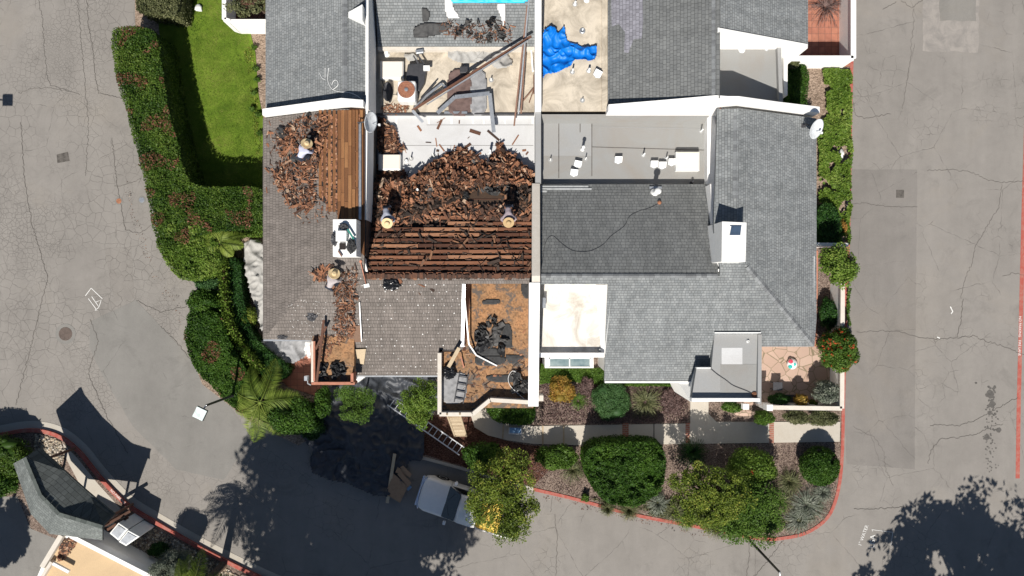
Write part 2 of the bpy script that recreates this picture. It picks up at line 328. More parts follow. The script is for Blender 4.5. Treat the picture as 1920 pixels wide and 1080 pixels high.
        if parent is not None: o.parent = parent; ORG[o] = o0
        if bevel:
            bm = o.modifiers.new('bevel', 'BEVEL'); bm.width = bevel; bm.segments = 2; bm.limit_method = 'ANGLE'
        if kind: o['kind'] = kind
        if label: o['label'] = label
        return o
def struct(name, mb, mat, **k): return mb.obj(name, mat, kind='structure', **k)
def pxprism(px, z0, z1): return MB().prism([Q(x, y, z1) for x, y in px], z0, z1)
def inpoly(x, y, poly):
    c = False; j = len(poly)-1
    for i in range(len(poly)):
        if (poly[i][1] > y) != (poly[j][1] > y) and x < (poly[j][0]-poly[i][0])*(y-poly[i][1])/(poly[j][1]-poly[i][1])+poly[i][0]: c = not c
        j = i
    return c
def inside(X, Y, poly):
    c = np.zeros(len(X), bool); j = len(poly)-1
    for i in range(len(poly)):
        xi, yi = poly[i]; xj, yj = poly[j]
        if yi != yj:
            k = ((yi > Y) != (yj > Y)) & (X < (xj-xi)*(Y-yi)/(yj-yi)+xi); c ^= k
        j = i
    return c
def sample(poly, n):
    xs = [p[0] for p in poly]; ys = [p[1] for p in poly]; out = np.zeros((0, 2))
    while len(out) < n:
        p = rng.uniform((min(xs), min(ys)), (max(xs), max(ys)), (n*2, 2)); out = np.vstack([out, p[inside(p[:, 0], p[:, 1], poly)]])
    return out[:n]
def smooth_line(pts, n=6, closed=False):
    out = []; N = len(pts)
    for i in range(N if closed else N-1):
        g = lambda k: pts[k % N] if closed else pts[max(0, min(N-1, k))]
        p0, p1, p2, p3 = g(i-1), g(i), g(i+1), g(i+2)
        for j in range(n):
            t = j/n; out.append(tuple(.5*((2*b)+(-a+c)*t+(2*a-5*b+4*c-d)*t*t+(-a+3*b-3*c+d)*t**3) for a, b, c, d in zip(p0, p1, p2, p3)))
    if not closed: out.append(tuple(pts[-1]))
    return out
def ribbon(pts, w, z0, z1, side=0):            # a strip along a world-xy line; side shifts it
    mb = MB(); L = []; Rr = []
    for i, p in enumerate(pts):
        a = Vector(pts[max(i-1, 0)]); b = Vector(pts[min(i+1, len(pts)-1)]); d = (b-a).normalized(); n = Vector((-d.y, d.x))
        L.append(Vector(p)+n*(side+w/2)); Rr.append(Vector(p)+n*(side-w/2))
    n = len(pts); vs = [(q.x, q.y, z1) for q in L]+[(q.x, q.y, z1) for q in Rr]+[(q.x, q.y, z0) for q in L]+[(q.x, q.y, z0) for q in Rr]
    fs = []
    for i in range(n-1): fs += [(i, n+i, n+i+1, i+1), (2*n+i, i, i+1, 2*n+i+1), (n+i, 3*n+i, 3*n+i+1, n+i+1)]
    fs += [(0, 2*n, 3*n, n), (n-1, 2*n-1, 4*n-1, 3*n-1)]
    return mb.add(vs, fs, .5)
# fast leaf meshes
def quads(name, C, T, B, mat, parent, r, extra=None, kind=None, tip=.0):
    """C centres, T half-length vectors, B half-width vectors; diamond leaves"""
    n = len(C)
    if name == 'flowers' or name == 'young_leaf': kind = 'stuff'
    V = np.empty((n, 4, 3)); V[:, 0] = C-T; V[:, 1] = C+B-T*tip; V[:, 2] = C+T; V[:, 3] = C-B-T*tip
    V = V.reshape(-1, 3); F_ = np.arange(n*4).reshape(-1, 4); rr = np.asarray(r, float)
    me = bpy.data.meshes.new(name); o0 = ORG.get(parent, Vector((0, 0, 0)))
    ev = []; ef = []; er = []
    if extra: ev, ef, er = extra.v, extra.f, extra.r
    allv = np.vstack([V, np.array(ev)]) if ev else V
    allv = allv-np.array(o0)
    loops = list(F_.ravel()); starts = list(range(0, 4*n, 4)); tot = [4]*n
    for f in ef: starts.append(len(loops)); tot.append(len(f)); loops += [i+len(V) for i in f]
    me.vertices.add(len(allv)); me.vertices.foreach_set('co', allv.ravel())
    me.loops.add(len(loops)); me.loops.foreach_set('vertex_index', loops)
    me.polygons.add(len(starts)); me.polygons.foreach_set('loop_start', starts); me.polygons.foreach_set('loop_total', tot)
    me.update(calc_edges=True)
    a = me.attributes.new('rnd', 'FLOAT', 'FACE'); a.data.foreach_set('value', list(rr)+list(er))
    me.materials.append(MT[mat]); o = bpy.data.objects.new(name, me); COL.objects.link(o)
    if parent is not None: o.parent = parent; ORG[o] = o0
    if kind: o['kind'] = kind
    return o
def unit(n): v = rng.normal(size=(n, 3)); return v/np.linalg.norm(v, axis=1)[:, None]
def leafdirs(N, size, asp=.45, jit=.9):
    n = len(N); d = N+unit(n)*jit; d /= np.linalg.norm(d, axis=1)[:, None]; t = np.cross(d, unit(n)); t /= np.linalg.norm(t, axis=1)[:, None]+1e-9
    b = np.cross(d, t); s = size*rng.uniform(.6, 1.3, (n, 1)); return t*s, b*s*asp
def icomesh(c, r, sub=2, lump=.15, seed=0, flat=-9e9):
    bm = bmesh.new(); bmesh.ops.create_icosphere(bm, subdivisions=sub, radius=1); vs = []
    for v in bm.verts:
        d = v.co.copy(); k = 1+lump*noise.noise(d*1.7+Vector((seed*3.1, seed, 0))); p = Vector((c[0]+d.x*r[0]*k, c[1]+d.y*r[1]*k, c[2]+d.z*r[2]*k)); p.z = max(p.z, flat); vs.append(p)
    fs = [tuple(v.index for v in f.verts) for f in bm.faces]; bm.free(); return vs, fs
def bush(name, label, cat, c, r, z0, mat, n, size=.06, asp=.5, lumps=10, lump=.28, stems=True, group=None, mat2=None, n2=0, seed=None, core=.8, shell=.25, jit=.9, part='foliage', hgt=None, name2='flowers', loose=.13):
    """c=(x,y) ground centre, r=(rx,ry,rz) half sizes; crown built of lumps"""
    global SEED; SEED += 1; sd = SEED
    x, y = c; cz = z0+r[2]*(.95 if hgt is None else 0)+(0 if hgt is None else hgt)
    t = thing(name, label, cat, (x, y, z0), group)
    L = [((x, y, cz), (r[0]*.82, r[1]*.82, r[2]*.85))]
    lr = random.Random(sd)
    for i in range(lumps):
        a = 2*math.pi*(i+.5*lr.random())/max(lumps, 1); e = lr.uniform(-.1, .95); q = math.cos(e*1.2)*.68; s_ = lr.uniform(lump*.8, lump*1.5)
        L.append(((x+r[0]*q*math.cos(a), y+r[1]*q*math.sin(a), cz+r[2]*math.sin(e*1.2)*.68), (r[0]*s_*1.15, r[1]*s_*1.15, r[2]*s_*1.15)))
    C = []; N = []; K = []; wts = np.array([l[1][0]*l[1][1]+.3*l[1][0]*l[1][2] for l in L]); wts /= wts.sum()
    for (cc, rr), wt in zip(L, wts):
        m = max(20, int(n*wt)); d = unit(m); d[:, 2] = np.where(d[:, 2] < -.35, -d[:, 2], d[:, 2]); k = 1-shell*rng.random((m, 1))**1.5+loose*rng.random((m, 1))
        p = np.array(cc)+d*np.array(rr)*k; C.append(p); N.append(d); K.append(rng.beta(2, 2, m)*.7+.3*rng.random())
    C = np.vstack(C); N = np.vstack(N); K = np.concatenate(K)
    nz = np.array([noise.noise(Vector(p)*1.9/max(.5, r[0])+Vector((sd, 0, 0))) for p in C]); keep = nz > -.42; C = C[keep]; N = N[keep]; K = np.clip(K[keep]+nz[keep]*.35, 0, 1)
    T, B = leafdirs(N, size, asp, jit); ex = None
    if core:
        ex = MB()
        for i, (cc, rr) in enumerate(L[:1] if core < .6 else L):
            vs, fs = icomesh(cc, [q*core for q in rr], 2, .2, sd+i, z0+.02); ex.add(vs, fs, .15)
    quads(part, C, T, B, mat, t, K, ex)
    if mat2:
        d = unit(n2); d[:, 2] = np.abs(d[:, 2]); cc, rr = L[0]; idx = rng.integers(0, len(L), n2); p = np.array([L[i][0] for i in idx])+d*np.array([L[i][1] for i in idx])*1.03
        # blossoms come in clusters
        keep = np.array([noise.noise(Vector(q)*2.6) > .05 for q in p]); p = p[keep]; d = d[keep]; T, B = leafdirs(d, size*1.2, .8, .5); quads(name2, p, T, B, mat2, t, rng.random(len(p)))
    if stems:
        s = MB(); top = cz
        for i in range(4):
            a = i*1.57+lr.random(); s.tube([(x, y, z0-.02), (x+.1*r[0]*math.cos(a), y+.1*r[1]*math.sin(a), (z0+top)/2), (x+.45*r[0]*math.cos(a), y+.45*r[1]*math.sin(a), top+.2*r[2])], [.035, .025, .012], 6)
        s.obj('stem', 'bark', t, True)
    return t
SEED = 0
def tree(name, label, c, zc, r, mat, n, size, lumps=14, group=None, open_=True, tr=.09, mat2=None, lumpsz=.3, asp=.5, nf=2.3, nth=-.28):
    global SEED; SEED += 1; lr = random.Random(SEED*7); x, y = c
    t = thing(name, label, 'tree', (x, y, 0), group)
    s = MB(); s.tube([(x, y, -.02), (x+.05, y+.04, zc*.4), (x, y, zc)], [tr*1.4, tr, tr*.6], 9); s.obj('trunk', 'bark', t, True)
    L = []; br = MB()
    for i in range(lumps):
        a = 2.4*i+lr.random()*.8; q = math.sqrt((i+.6)/lumps); e = lr.uniform(-.3, .8)*(1-.5*q); k = lr.uniform(.7, 1.3)*lumpsz
        cc = (x+r[0]*.78*q*math.cos(a), y+r[1]*.78*q*math.sin(a), zc+r[2]*e); L.append((cc, (r[0]*k, r[1]*k, r[2]*k*1.1)))
        br.tube([(x, y, zc*.75), ((x+cc[0])/2, (y+cc[1])/2, (zc*.8+cc[2])/2), cc], [tr*.5, tr*.3, tr*.12], 5)
    br.obj('limb', 'bark', t, True)
    C = []; N = []; K = []
    for cc, rr in L:
        m = int(n/lumps); d = unit(m); k = rng.random((m, 1))**.45*1.1; C.append(np.array(cc)+d*np.array(rr)*k); N.append(d*.5+np.array((0, 0, .7))); K.append(np.clip(rng.normal(.45+.15*lr.uniform(-1, 1), .2, m), 0, 1))
    C = np.vstack(C); N = np.vstack(N); K = np.concatenate(K)
    nz = np.array([noise.noise(Vector(p)*nf+Vector((SEED, 0, 0))) for p in C]); keep = nz > nth if open_ else nz > -1
    C = C[keep]; N = N[keep]; K = np.clip(K[keep]+.3*nz[keep], 0, 1); C[:, 2] = np.maximum(C[:, 2], .25)
    T, B = leafdirs(N, size, asp, .8); quads('crown', C, T, B, mat, t, K)
    return t
def hedge(name, label, px, zt, z0, mat, n, size=.06, parent=None, lum=.2, mat2=None, n2=0, group=None, cat='hedge', name2='young_leaf', n2thr=.12):
    """clipped hedge: px outline of its top"""
    global SEED; SEED += 1
    xy = [Q(x, y, zt) for x, y in smooth_line(px, 5, True)]; cx = sum(p[0] for p in xy)/len(xy); cy = sum(p[1] for p in xy)/len(xy)
    t = parent or thing(name, label, cat, (xy[0][0], xy[0][1], z0), group)
    # leafy top and leafy sides
    m = int(n*.6); s = sample(xy, m)
    def zz(X, Y): return np.array([zt-.06+lum*noise.noise(Vector((a*1.3, b*1.3, SEED)))+lum*.5*noise.noise(Vector((a*4, b*4, SEED))) for a, b in zip(X, Y)])
    C1 = np.column_stack([s, zz(s[:, 0], s[:, 1])+rng.uniform(-.08, .03, m)]); N1 = np.tile((0, 0, 1.), (m, 1))
    seg = []; L = np.array([math.dist(xy[i], xy[(i+1) % len(xy)]) for i in range(len(xy))]); m2 = n-m; ii = rng.choice(len(xy), m2, p=L/L.sum()); tt = rng.random(m2)
    A = np.array(xy)[ii]; Bq = np.array(xy)[(ii+1) % len(xy)]; D = Bq-A; ar = sum(xy[i][0]*xy[(i+1) % len(xy)][1]-xy[(i+1) % len(xy)][0]*xy[i][1] for i in range(len(xy)))
    nn = np.column_stack([D[:, 1], -D[:, 0]])*(1 if ar > 0 else -1); nn /= np.linalg.norm(nn, axis=1)[:, None]+1e-9; h = rng.random(m2)
    Pp = A+D*tt[:, None]+nn*(rng.uniform(-.1, .03, (m2, 1))-.12*np.maximum(0, h-.85)[:, None]*5)
    C2 = np.column_stack([Pp, z0+(zt-z0)*h]); N2 = np.column_stack([nn, np.zeros(m2)])
    C = np.vstack([C1, C2]); N = np.vstack([N1, N2]); T, B = leafdirs(N, size, .5, .9)
    nz = np.array([noise.noise(Vector(p)*.9+Vector((0, 0, SEED))) for p in C]); K = np.clip(rng.normal(.45, .22, len(C))+nz*.5, 0, 1)
    ex = MB(); ins = [(p[0]+(0), p[1]) for p in xy]; q = []
    for i, p in enumerate(xy):
        a = xy[i-1]; b = xy[(i+1) % len(xy)]; d = Vector((b[0]-a[0], b[1]-a[1])).normalized(); nrm = Vector((d.y, -d.x))*(1 if ar > 0 else -1); q.append((p[0]-nrm.x*.1, p[1]-nrm.y*.1))
    ex.prism(q, z0, zt-.3, .2)
    quads('foliage', C, T, B, mat, t, K, ex)
    if mat2:
        s = sample(xy, n2); k = np.array([noise.noise(Vector((a*1.1, b*1.1, SEED+9))) > n2thr for a, b in s]); s = s[k]; mm = len(s)
        C = np.column_stack([s, zz(s[:, 0], s[:, 1])+.02+rng.uniform(0, .03, mm)]); T, B = leafdirs(np.tile((0, 0, 1.), (mm, 1)), size*1.1, .5, .8); quads(name2, C, T, B, mat2, t, rng.random(mm))
    return t
def clump(name, label, c, z0, rad, h, mat, n=160, w=.019, group=None, cat='plant', droop=.5):
    """fountain of long narrow blades"""
    x, y = c; t = thing(name, label, cat, (x, y, z0), group); C = []; T = []; B = []; K = []
    for i in range(n):
        a = random.uniform(0, 6.283); rr = rad*random.uniform(.5, 1.05); hh = h*random.uniform(.6, 1.1); p = Vector((x, y, z0))+Vector((math.cos(a), math.sin(a), 0))*random.uniform(0, .12*rad); prev = p; k = random.random()
        for j in range(1, 5):
            u = j/4; q = p+Vector((math.cos(a)*rr*u, math.sin(a)*rr*u, hh*(u*1.6-u*u*(1.0+droop)))); d = (q-prev)/2; side = Vector((-math.sin(a), math.cos(a), 0))*w*(1.15-.8*u)
            C.append((prev+q)/2); T.append(d*1.15); B.append(side); K.append(k); prev = q
    quads('blades', np.array(C), np.array(T), np.array(B), mat, t, K)
    return t
def cover(name, label, px, z0, zt, mat, n, size, cat='ground cover', parent=None, gap=-2):
    xy = [Q(x, y, z0) for x, y in px]; s = sample(xy, n)
    z = np.array([z0+(zt-z0)*(.55+.6*noise.noise(Vector((a*1.4, b*1.4, 3.3)))) for a, b in s]); C = np.column_stack([s, np.maximum(z, z0+.02)*1+rng.uniform(-.03, .03, n)])
    if gap > -1: kp = np.array([noise.noise(Vector((a*1.7, b*1.7, 8.1)))+.4*noise.noise(Vector((a*5, b*5, 2.))) for a, b in s]) > gap; C = C[kp]; n = len(C)
    T, B = leafdirs(np.tile((0, 0, 1.), (n, 1)), size, .6, .9); K = np.clip(rng.normal(.5, .22, n)+.4*np.array([noise.noise(Vector(p)*1.1) for p in C]), 0, 1)
    o = quads(name, C, T, B, mat, None, K); o['label'] = label; o['category'] = cat; o['kind'] = 'stuff'; return o
def frond(mb, base, az, length, rise, droop, leafl=.45, nleaf=26, parent=None, mat='leaf_palm', curl=.5):
    C = []; T = []; B = []; K = []; pts = []; d0 = Vector((math.cos(az), math.sin(az), 0)); side = Vector((-math.sin(az), math.cos(az), 0)); k = random.random()*.5
    for i in range(13):
        u = i/12; pts.append(Vector(base)+d0*length*u*(1-.12*u)+Vector((0, 0, rise*u-droop*u*u))+side*curl*.25*length*u*u)
    st = MB().tube(pts, [.02*(1-.8*i/12)+.004 for i in range(13)], 5)
    for i in range(nleaf*2):
        u = .1+.9*(i//2)/nleaf; s = 1 if i % 2 else -1; j = min(11, int(u*12)); f = u*12-j; p = pts[j].lerp(pts[j+1], min(f, 1)); ax = (pts[j+1]-pts[j]).normalized()
        ll = leafl*math.sin(math.pi*min(1, .25+.75*u))**.5*random.uniform(.85, 1.1)*(1 if u < .8 else 1-(u-.8)*2)
        dr = (side*s*1.0+ax*.55+Vector((0, 0, random.uniform(-.55, -.1)))).normalized(); C.append(p+dr*ll/2); T.append(dr*ll/2); B.append(ax*.02); K.append(min(1, k+random.random()*.5))
    return quads('frond', np.array(C), np.array(T), np.array(B), mat, parent, K, st)
def palm(name, label, c, z0, h, n, length, rise=.5, droop=1.0, cat='palm tree', az0=0, leafl=.42, tr=.12, span=6.283, mat='leaf_palm', azs=None):
    x, y = c; t = thing(name, label, cat, (x, y, z0))
    if h > .2: MB().tube([(x, y, z0-.02), (x, y, z0+h*.5), (x, y, z0+h)], [tr*1.3, tr, tr*.9], 10).obj('trunk', 'bark', t, True)
    for i in range(n): frond(None, (x, y, z0+h), (R(azs[i]) if azs else az0+span*i/n+random.uniform(-.15, .15)), length*random.uniform(.75, 1.15), rise*random.uniform(.5, 1.4), droop*random.uniform(.8, 1.2), leafl, 44, t, mat, random.uniform(-1.2, 1.2))
    return t
def cloth(px, z, amp, mat, name=None, label=None, cat=None, parent=None, res=.06, sc=1.5, fn=None, kind=None, seed=0, base=.02, xyz=None):
    """crumpled sheet over a px outline lying on height z (number or plane)"""
    pl = z if isinstance(z, tuple) else (z, 0, 0); pts = [on(x, y, pl) for x, y in smooth_line(px, 4, True)]; poly = [(p.x, p.y) for p in pts]
    x0 = min(p[0] for p in poly); x1 = max(p[0] for p in poly); y0 = min(p[1] for p in poly); y1 = max(p[1] for p in poly); nx = int((x1-x0)/res)+1; ny = int((y1-y0)/res)+1
    gx, gy = np.meshgrid(np.linspace(x0, x1, nx+1), np.linspace(y0, y1, ny+1)); X = gx.ravel(); Y = gy.ravel(); ins = inside(X, Y, poly); Z = []
    for a, b, k in zip(X, Y, ins):
        if not k: Z.append(0); continue
        v = Vector((a*sc, b*sc, seed*5.7)); q = 1-abs(noise.noise(v))*2.2; q2 = 1-abs(noise.noise(v*2.3+Vector((5, 1, 0))))*2.2; q3 = noise.noise(v*.5)
        Z.append(at(a, b, pl)+base+amp*max(0, .35*q*abs(q)+.25*q2*abs(q2)+.4*(q3+.5)))
    mb = MB(); idx = {}; vs = []; fs = []
    for j in range(ny):
        for i in range(nx):
            q = [j*(nx+1)+i, j*(nx+1)+i+1, (j+1)*(nx+1)+i+1, (j+1)*(nx+1)+i]
            if all(ins[k] for k in q):
                for k in q:
                    if k not in idx: idx[k] = len(vs); vs.append((X[k], Y[k], Z[k]))
                fs.append(tuple(idx[k] for k in q))
    mb.add(vs, fs, .5); o = mb.obj(name, mat, parent, True)
    sm = o.modifiers.new('thick', 'SOLIDIFY'); sm.thickness = .006; sm.offset = -1
    if label: tag(o, label, cat, kind=kind)
    return o
def scraps(n, poly, zf, L=(.2, .45), W=(.05, .14), th=.012, tilt=.35, pile=0., edge=None, flatr=None, az=None, pf=None):
    """scattered thin pieces; poly in px, zf(px,py) gives the surface point"""
    mb = MB(); s = sample(poly, n)
    for px, py in s:
        p = zf(px, py); h = pile*(pf(px, py) if pf else 1)*random.random()**.7; a = random.uniform(0, math.pi) if az is None else random.gauss(az, .5); tl = tilt*(.25+(h > .05))
        m = Matrix.Rotation(a, 3, 'Z') @ Matrix.Rotation(random.gauss(0, tl), 3, 'Y') @ Matrix.Rotation(random.gauss(0, tl), 3, 'X')
        f1 = min(1.7, random.lognormvariate(-.1, .45)); f2 = min(2., random.lognormvariate(-.1, .5)); mb.box((p.x, p.y, p.z+.02+h), (random.uniform(*L)*f1, random.uniform(*W)*f2, th), M=m)
    return mb
def text_mesh(txt, size, loc, rz, mat, name, parent=None, kind='structure', z=None, bold=.0):
    cu = bpy.data.curves.new(name, 'FONT'); cu.body = txt; cu.size = size; cu.align_x = 'CENTER'; cu.align_y = 'CENTER'; cu.offset = bold
    o = bpy.data.objects.new(name, cu); COL.objects.link(o); bpy.context.view_layer.update()
    me = bpy.data.meshes.new_from_object(o.evaluated_get(bpy.context.evaluated_depsgraph_get())); bpy.data.objects.remove(o)
    me.materials.clear(); me.materials.append(MT[mat]); me.transform(Matrix.Translation(loc) @ Matrix.Rotation(rz, 4, 'Z'))
    o = bpy.data.objects.new(name, me); COL.objects.link(o)
    if parent is not None: o.parent = parent
    elif kind: o['kind'] = kind
    return o
# ================================================================== THE SETTING
struct('ground', MB().prism([(-400, -400), (400, -400), (400, 400), (-400, 400)], -.5, -.03), 'soil')
struct('road', MB().prism([(-70, -60), (70, -60), (70, 60), (-70, 60)], -.02, 0), 'asphalt')
def sheet(name, px, mat, z, jag=0):
    pts = [Q(x, y) for x, y in px]
    if jag:
        o = []
        for i, p in enumerate(pts):
            q = pts[(i+1) % len(pts)]; n = max(1, int(math.dist(p, q)/.35))
            for k in range(n): o.append((p[0]+(q[0]-p[0])*k/n+random.uniform(-jag, jag), p[1]+(q[1]-p[1])*k/n+random.uniform(-jag, jag)))
        pts = o
    return struct(name, MB().prism(pts, z-.003, z), mat)
sheet('road_patch', [(170, 602), (255, 563), (300, 610), (360, 675), (430, 760), (470, 820), (420, 900), (330, 880), (250, 800), (195, 710), (168, 650)], 'asphalt_patch', .004, .02)
sheet('road_patch', [(196, 465), (246, 463), (252, 560), (214, 566)], 'asphalt_crazed', .0035, .02)
sheet('road_patch', [(1594, 318), (1720, 318), (1717, 560), (1715, 880), (1588, 870), (1580, 700)], 'asphalt_patch2', .004, .015)
MT['worn_patch'] = concrete('worn_patch', (.29, .265, .24), .8, 1.6, (.17, .16, .15)); sheet('road_patch', [(1732, -60), (1838, -60), (1834, 98), (1730, 95)], 'worn_patch', .004, .05)
sheet('road_patch', [(1760, -60), (1832, -60), (1830, 40), (1762, 38)], 'asphalt_patch', .008, .04)
sheet('road_patch', [(106, 290), (128, 284), (131, 302), (108, 306)], 'crackfill', .004, .02)
sheet('road_patch', [(1680, 356), (1695, 356), (1695, 371), (1680, 371)], 'crackfill', .008)
CR = [[(73, 0), (80, 40), (83, 90), (88, 140), (95, 160), (135, 172), (150, 178)], [(145, 0), (150, 45), (155, 110), (160, 160), (166, 240), (160, 330)], [(163, 0), (166, 50), (174, 90), (180, 150), (185, 175), (230, 185)], [(35, 175), (60, 166), (95, 165), (130, 172)],
      [(1655, 18), (1680, 3)], [(1690, 0), (1708, 16), (1730, 0)], [(1711, 18), (1713, 50), (1708, 85), (1709, 100), (1702, 140), (1694, 190), (1692, 205)], [(1600, 190), (1602, 216), (1620, 221), (1650, 217), (1670, 214)],
      [(1738, 320), (1780, 318), (1820, 322), (1850, 338), (1880, 342), (1920, 340)], [(1596, 383), (1620, 381), (1660, 387), (1720, 388)], [(1878, 345), (1872, 390), (1850, 425), (1830, 460), (1820, 500), (1806, 530), (1802, 560)], [(1606, 623), (1650, 620), (1690, 622), (1720, 632), (1750, 636), (1790, 634), (1825, 630), (1850, 640), (1890, 652), (1920, 665)],
      [(1880, 518), (1900, 512), (1920, 516)], [(1805, 560), (1802, 600), (1795, 632)], [(1600, 800), (1640, 820), (1658, 850), (1660, 880), (1675, 910)], [(1740, 870), (1745, 845), (1765, 822), (1800, 820), (1830, 815), (1860, 800), (1880, 795)], [(1745, 797), (1800, 798), (1830, 788), (1870, 765), (1908, 745)],
      [(1035, 930), (1032, 960)], [(1040, 965), (1045, 1010), (1042, 1080)], [(1402, 1015), (1405, 1040), (1400, 1080)], [(1470, 1010), (1440, 1050), (1410, 1085)], [(170, 600), (185, 640), (165, 700), (200, 780), (240, 850)], [(255, 563), (300, 585), (350, 575)], [(215, 350), (240, 345), (265, 335)], [(235, 430), (260, 438), (290, 420)],
      [(210, 260), (220, 350), (235, 430)], [(300, 610), (330, 640), (370, 690)], [(1600, 955), (1660, 953), (1700, 950)], [(40, 230), (45, 330), (60, 420), (90, 520), (60, 640), (30, 760)]]
mb = MB()
for L in CR:
    pts = []
    for i in range(len(L)-1):
        n = max(2, int(math.dist(L[i], L[i+1])/3.5))
        for k in range(n): pts.append((L[i][0]+(L[i+1][0]-L[i][0])*k/n+random.uniform(-1.6, 1.6), L[i][1]+(L[i+1][1]-L[i][1])*k/n+random.uniform(-1.6, 1.6)))
    pts.append(L[-1]); r = ribbon([Q(*p) for p in pts], random.uniform(.014, .026), .009, .0095); mb.add(r.v, r.f, .5)
struct('road_crack', mb, 'crackfill')
mb = MB()
for i in range(110):
    t = random.random(); x = 1858+random.gauss(0, 5+3*t); y = 725+165*t**1.3; r = random.choice([.03, .04, .05])
    if y < 780: r *= 1.3
    p = P(x, y, .0); n = 7; mb.prism([(p.x+r*random.uniform(.7, 1.2)*math.cos(k*6.283/n), p.y+r*random.uniform(.7, 1.2)*math.sin(k*6.283/n)) for k in range(n)], .002, .0055+i*.00001)
for (x, y, r) in [(1857, 739, .2), (1860, 758, .17), (1865, 726, .08), (1850, 820, .15), (1872, 806, .13), (1830, 718, .06)]:
    p = P(x, y); mb.prism([(p.x+r*random.uniform(.75, 1.2)*math.cos(k*6.283/11), p.y+r*random.uniform(.75, 1.2)*math.sin(k*6.283/11)) for k in range(11)], .002, .0075+r*.001)
struct('oil_stain', mb, 'oil')
for px, py, r in [(123, 626, .33)]:
    p = P(px, py); MB().lathe([(.5, .002), (.5, .008), (.3, .008)], (p.x, p.y, 0), 32).obj('manhole_collar', 'asphalt_patch', kind='structure')
    t = thing('manhole_cover', 'round rusty cast iron manhole cover set in cracked road', 'manhole cover', (p.x, p.y, 0))
    MB().lathe([(r, .002), (r, .016), (r-.03, .018), (r-.04, .012), (0.001, .012)], (p.x, p.y, 0), 32).obj('cover', 'iron', t)
    m = MB()
    for k in range(-4, 5): m.box((p.x+k*.06, p.y, .014), (.02, 2*math.sqrt(max(.01, (r-.06)**2-(k*.06)**2)), .008))
    m.obj('raised_rib', 'iron', t)
for px, py, lab in [(223, 377, 'small round utility cover in a stained road patch'), (266, 375, 'small pale valve cover beside the tall hedge')]:
    p = P(px, py); t = thing('valve_cover', lab, 'valve cover', (p.x, p.y, 0)); MB().lathe([(.13, .001), (.13, .012), (.1, .014), (.001, .012)], (p.x, p.y, 0), 20).obj('cover', 'rust' if px < 250 else 'galv', t)
    MB().lathe([(.2, .001), (.2, .007), (.001, .007)], (p.x, p.y, 0), 20).obj('collar', 'asphalt_patch', t)
# kerbs, beds, walks
K1 = [(1596, 60), (1593, 200), (1591, 330), (1588, 460), (1583, 600), (1579, 760), (1577, 850), (1570, 915), (1552, 965), (1515, 995), (1470, 1007), (1420, 1008), (1300, 985), (1180, 962), (1080, 935), (1000, 916)]
K2 = [(1000, 916), (940, 900), (876, 880), (788, 856)]
k1 = [Q(*p) for p in smooth_line(K1, 6)]; k2 = [Q(*p) for p in smooth_line(K2, 5)]
struct('kerb', ribbon(k1, .16, -.01, .14), 'red'); struct('kerb', ribbon(k2, .15, -.01, .138), 'gutter_concrete')
struct('planting_bed', MB().prism([Q(*p) for p in smooth_line(K1, 6)]+[Q(*p) for p in smooth_line(K2, 5)][1:]+[Q(770, 790), Q(700, 700), Q(700, -200), Q(1600, -200)], 0, .11), 'mulch')
sheet('bed_soil', [(780, 780), (880, 770), (900, 806), (950, 826), (1010, 836), (1050, 860), (1000, 910), (940, 894), (876, 875), (792, 850)], 'mulch_red', .114, .03)
sheet('bed_soil', [(1480, 120), (1588, 120), (1586, 460), (1480, 460)], 'soil', .114)
RK = [(1907, 700), (1917, 300)]
struct('kerb', ribbon([Q(1925, 200), Q(1919, 400), Q(1914, 600), Q(1910, 760), Q(1908, 897)], .2, .001, .006), 'red')
struct('planting_bed', MB().prism([Q(*p) for p in [(252, -80), (255, 50), (300, 330), (345, 500), (420, 600), (350, 640), (380, 720), (470, 790), (560, 835), (620, 800), (700, 700), (700, -80)]], 0, .06), 'soil')
struct('lawn', MB().prism([Q(*p) for p in [(290, -80), (300, 60), (345, 340), (380, 365), (520, 365), (500, 250), (486, 180), (480, 100), (470, 60), (440, -80)]], .0, .09), 'lawn')
lp = [Q(*p) for p in [(344, -10), (345, 60), (345, 340), (380, 365), (500, 365), (494, 280), (476, 180), (468, 70), (435, -10)]]
s_ = sample(lp, 26000); C = np.column_stack([s_, np.full(len(s_), .115)]); d = np.column_stack([rng.normal(0, .022, len(s_)), rng.normal(0, .022, len(s_)), np.full(len(s_), .03)]); bb = unit(len(s_))*.007; bb[:, 2] = 0
o = quads('grass', C, d, bb, 'blade', None, np.clip(rng.normal(.5, .2, len(s_))+np.array([noise.noise(Vector(q)*.8) for q in C])*.8, 0, 1)); tag(o, 'short bright green lawn grass behind the tall clipped hedge', 'grass', kind='stuff')
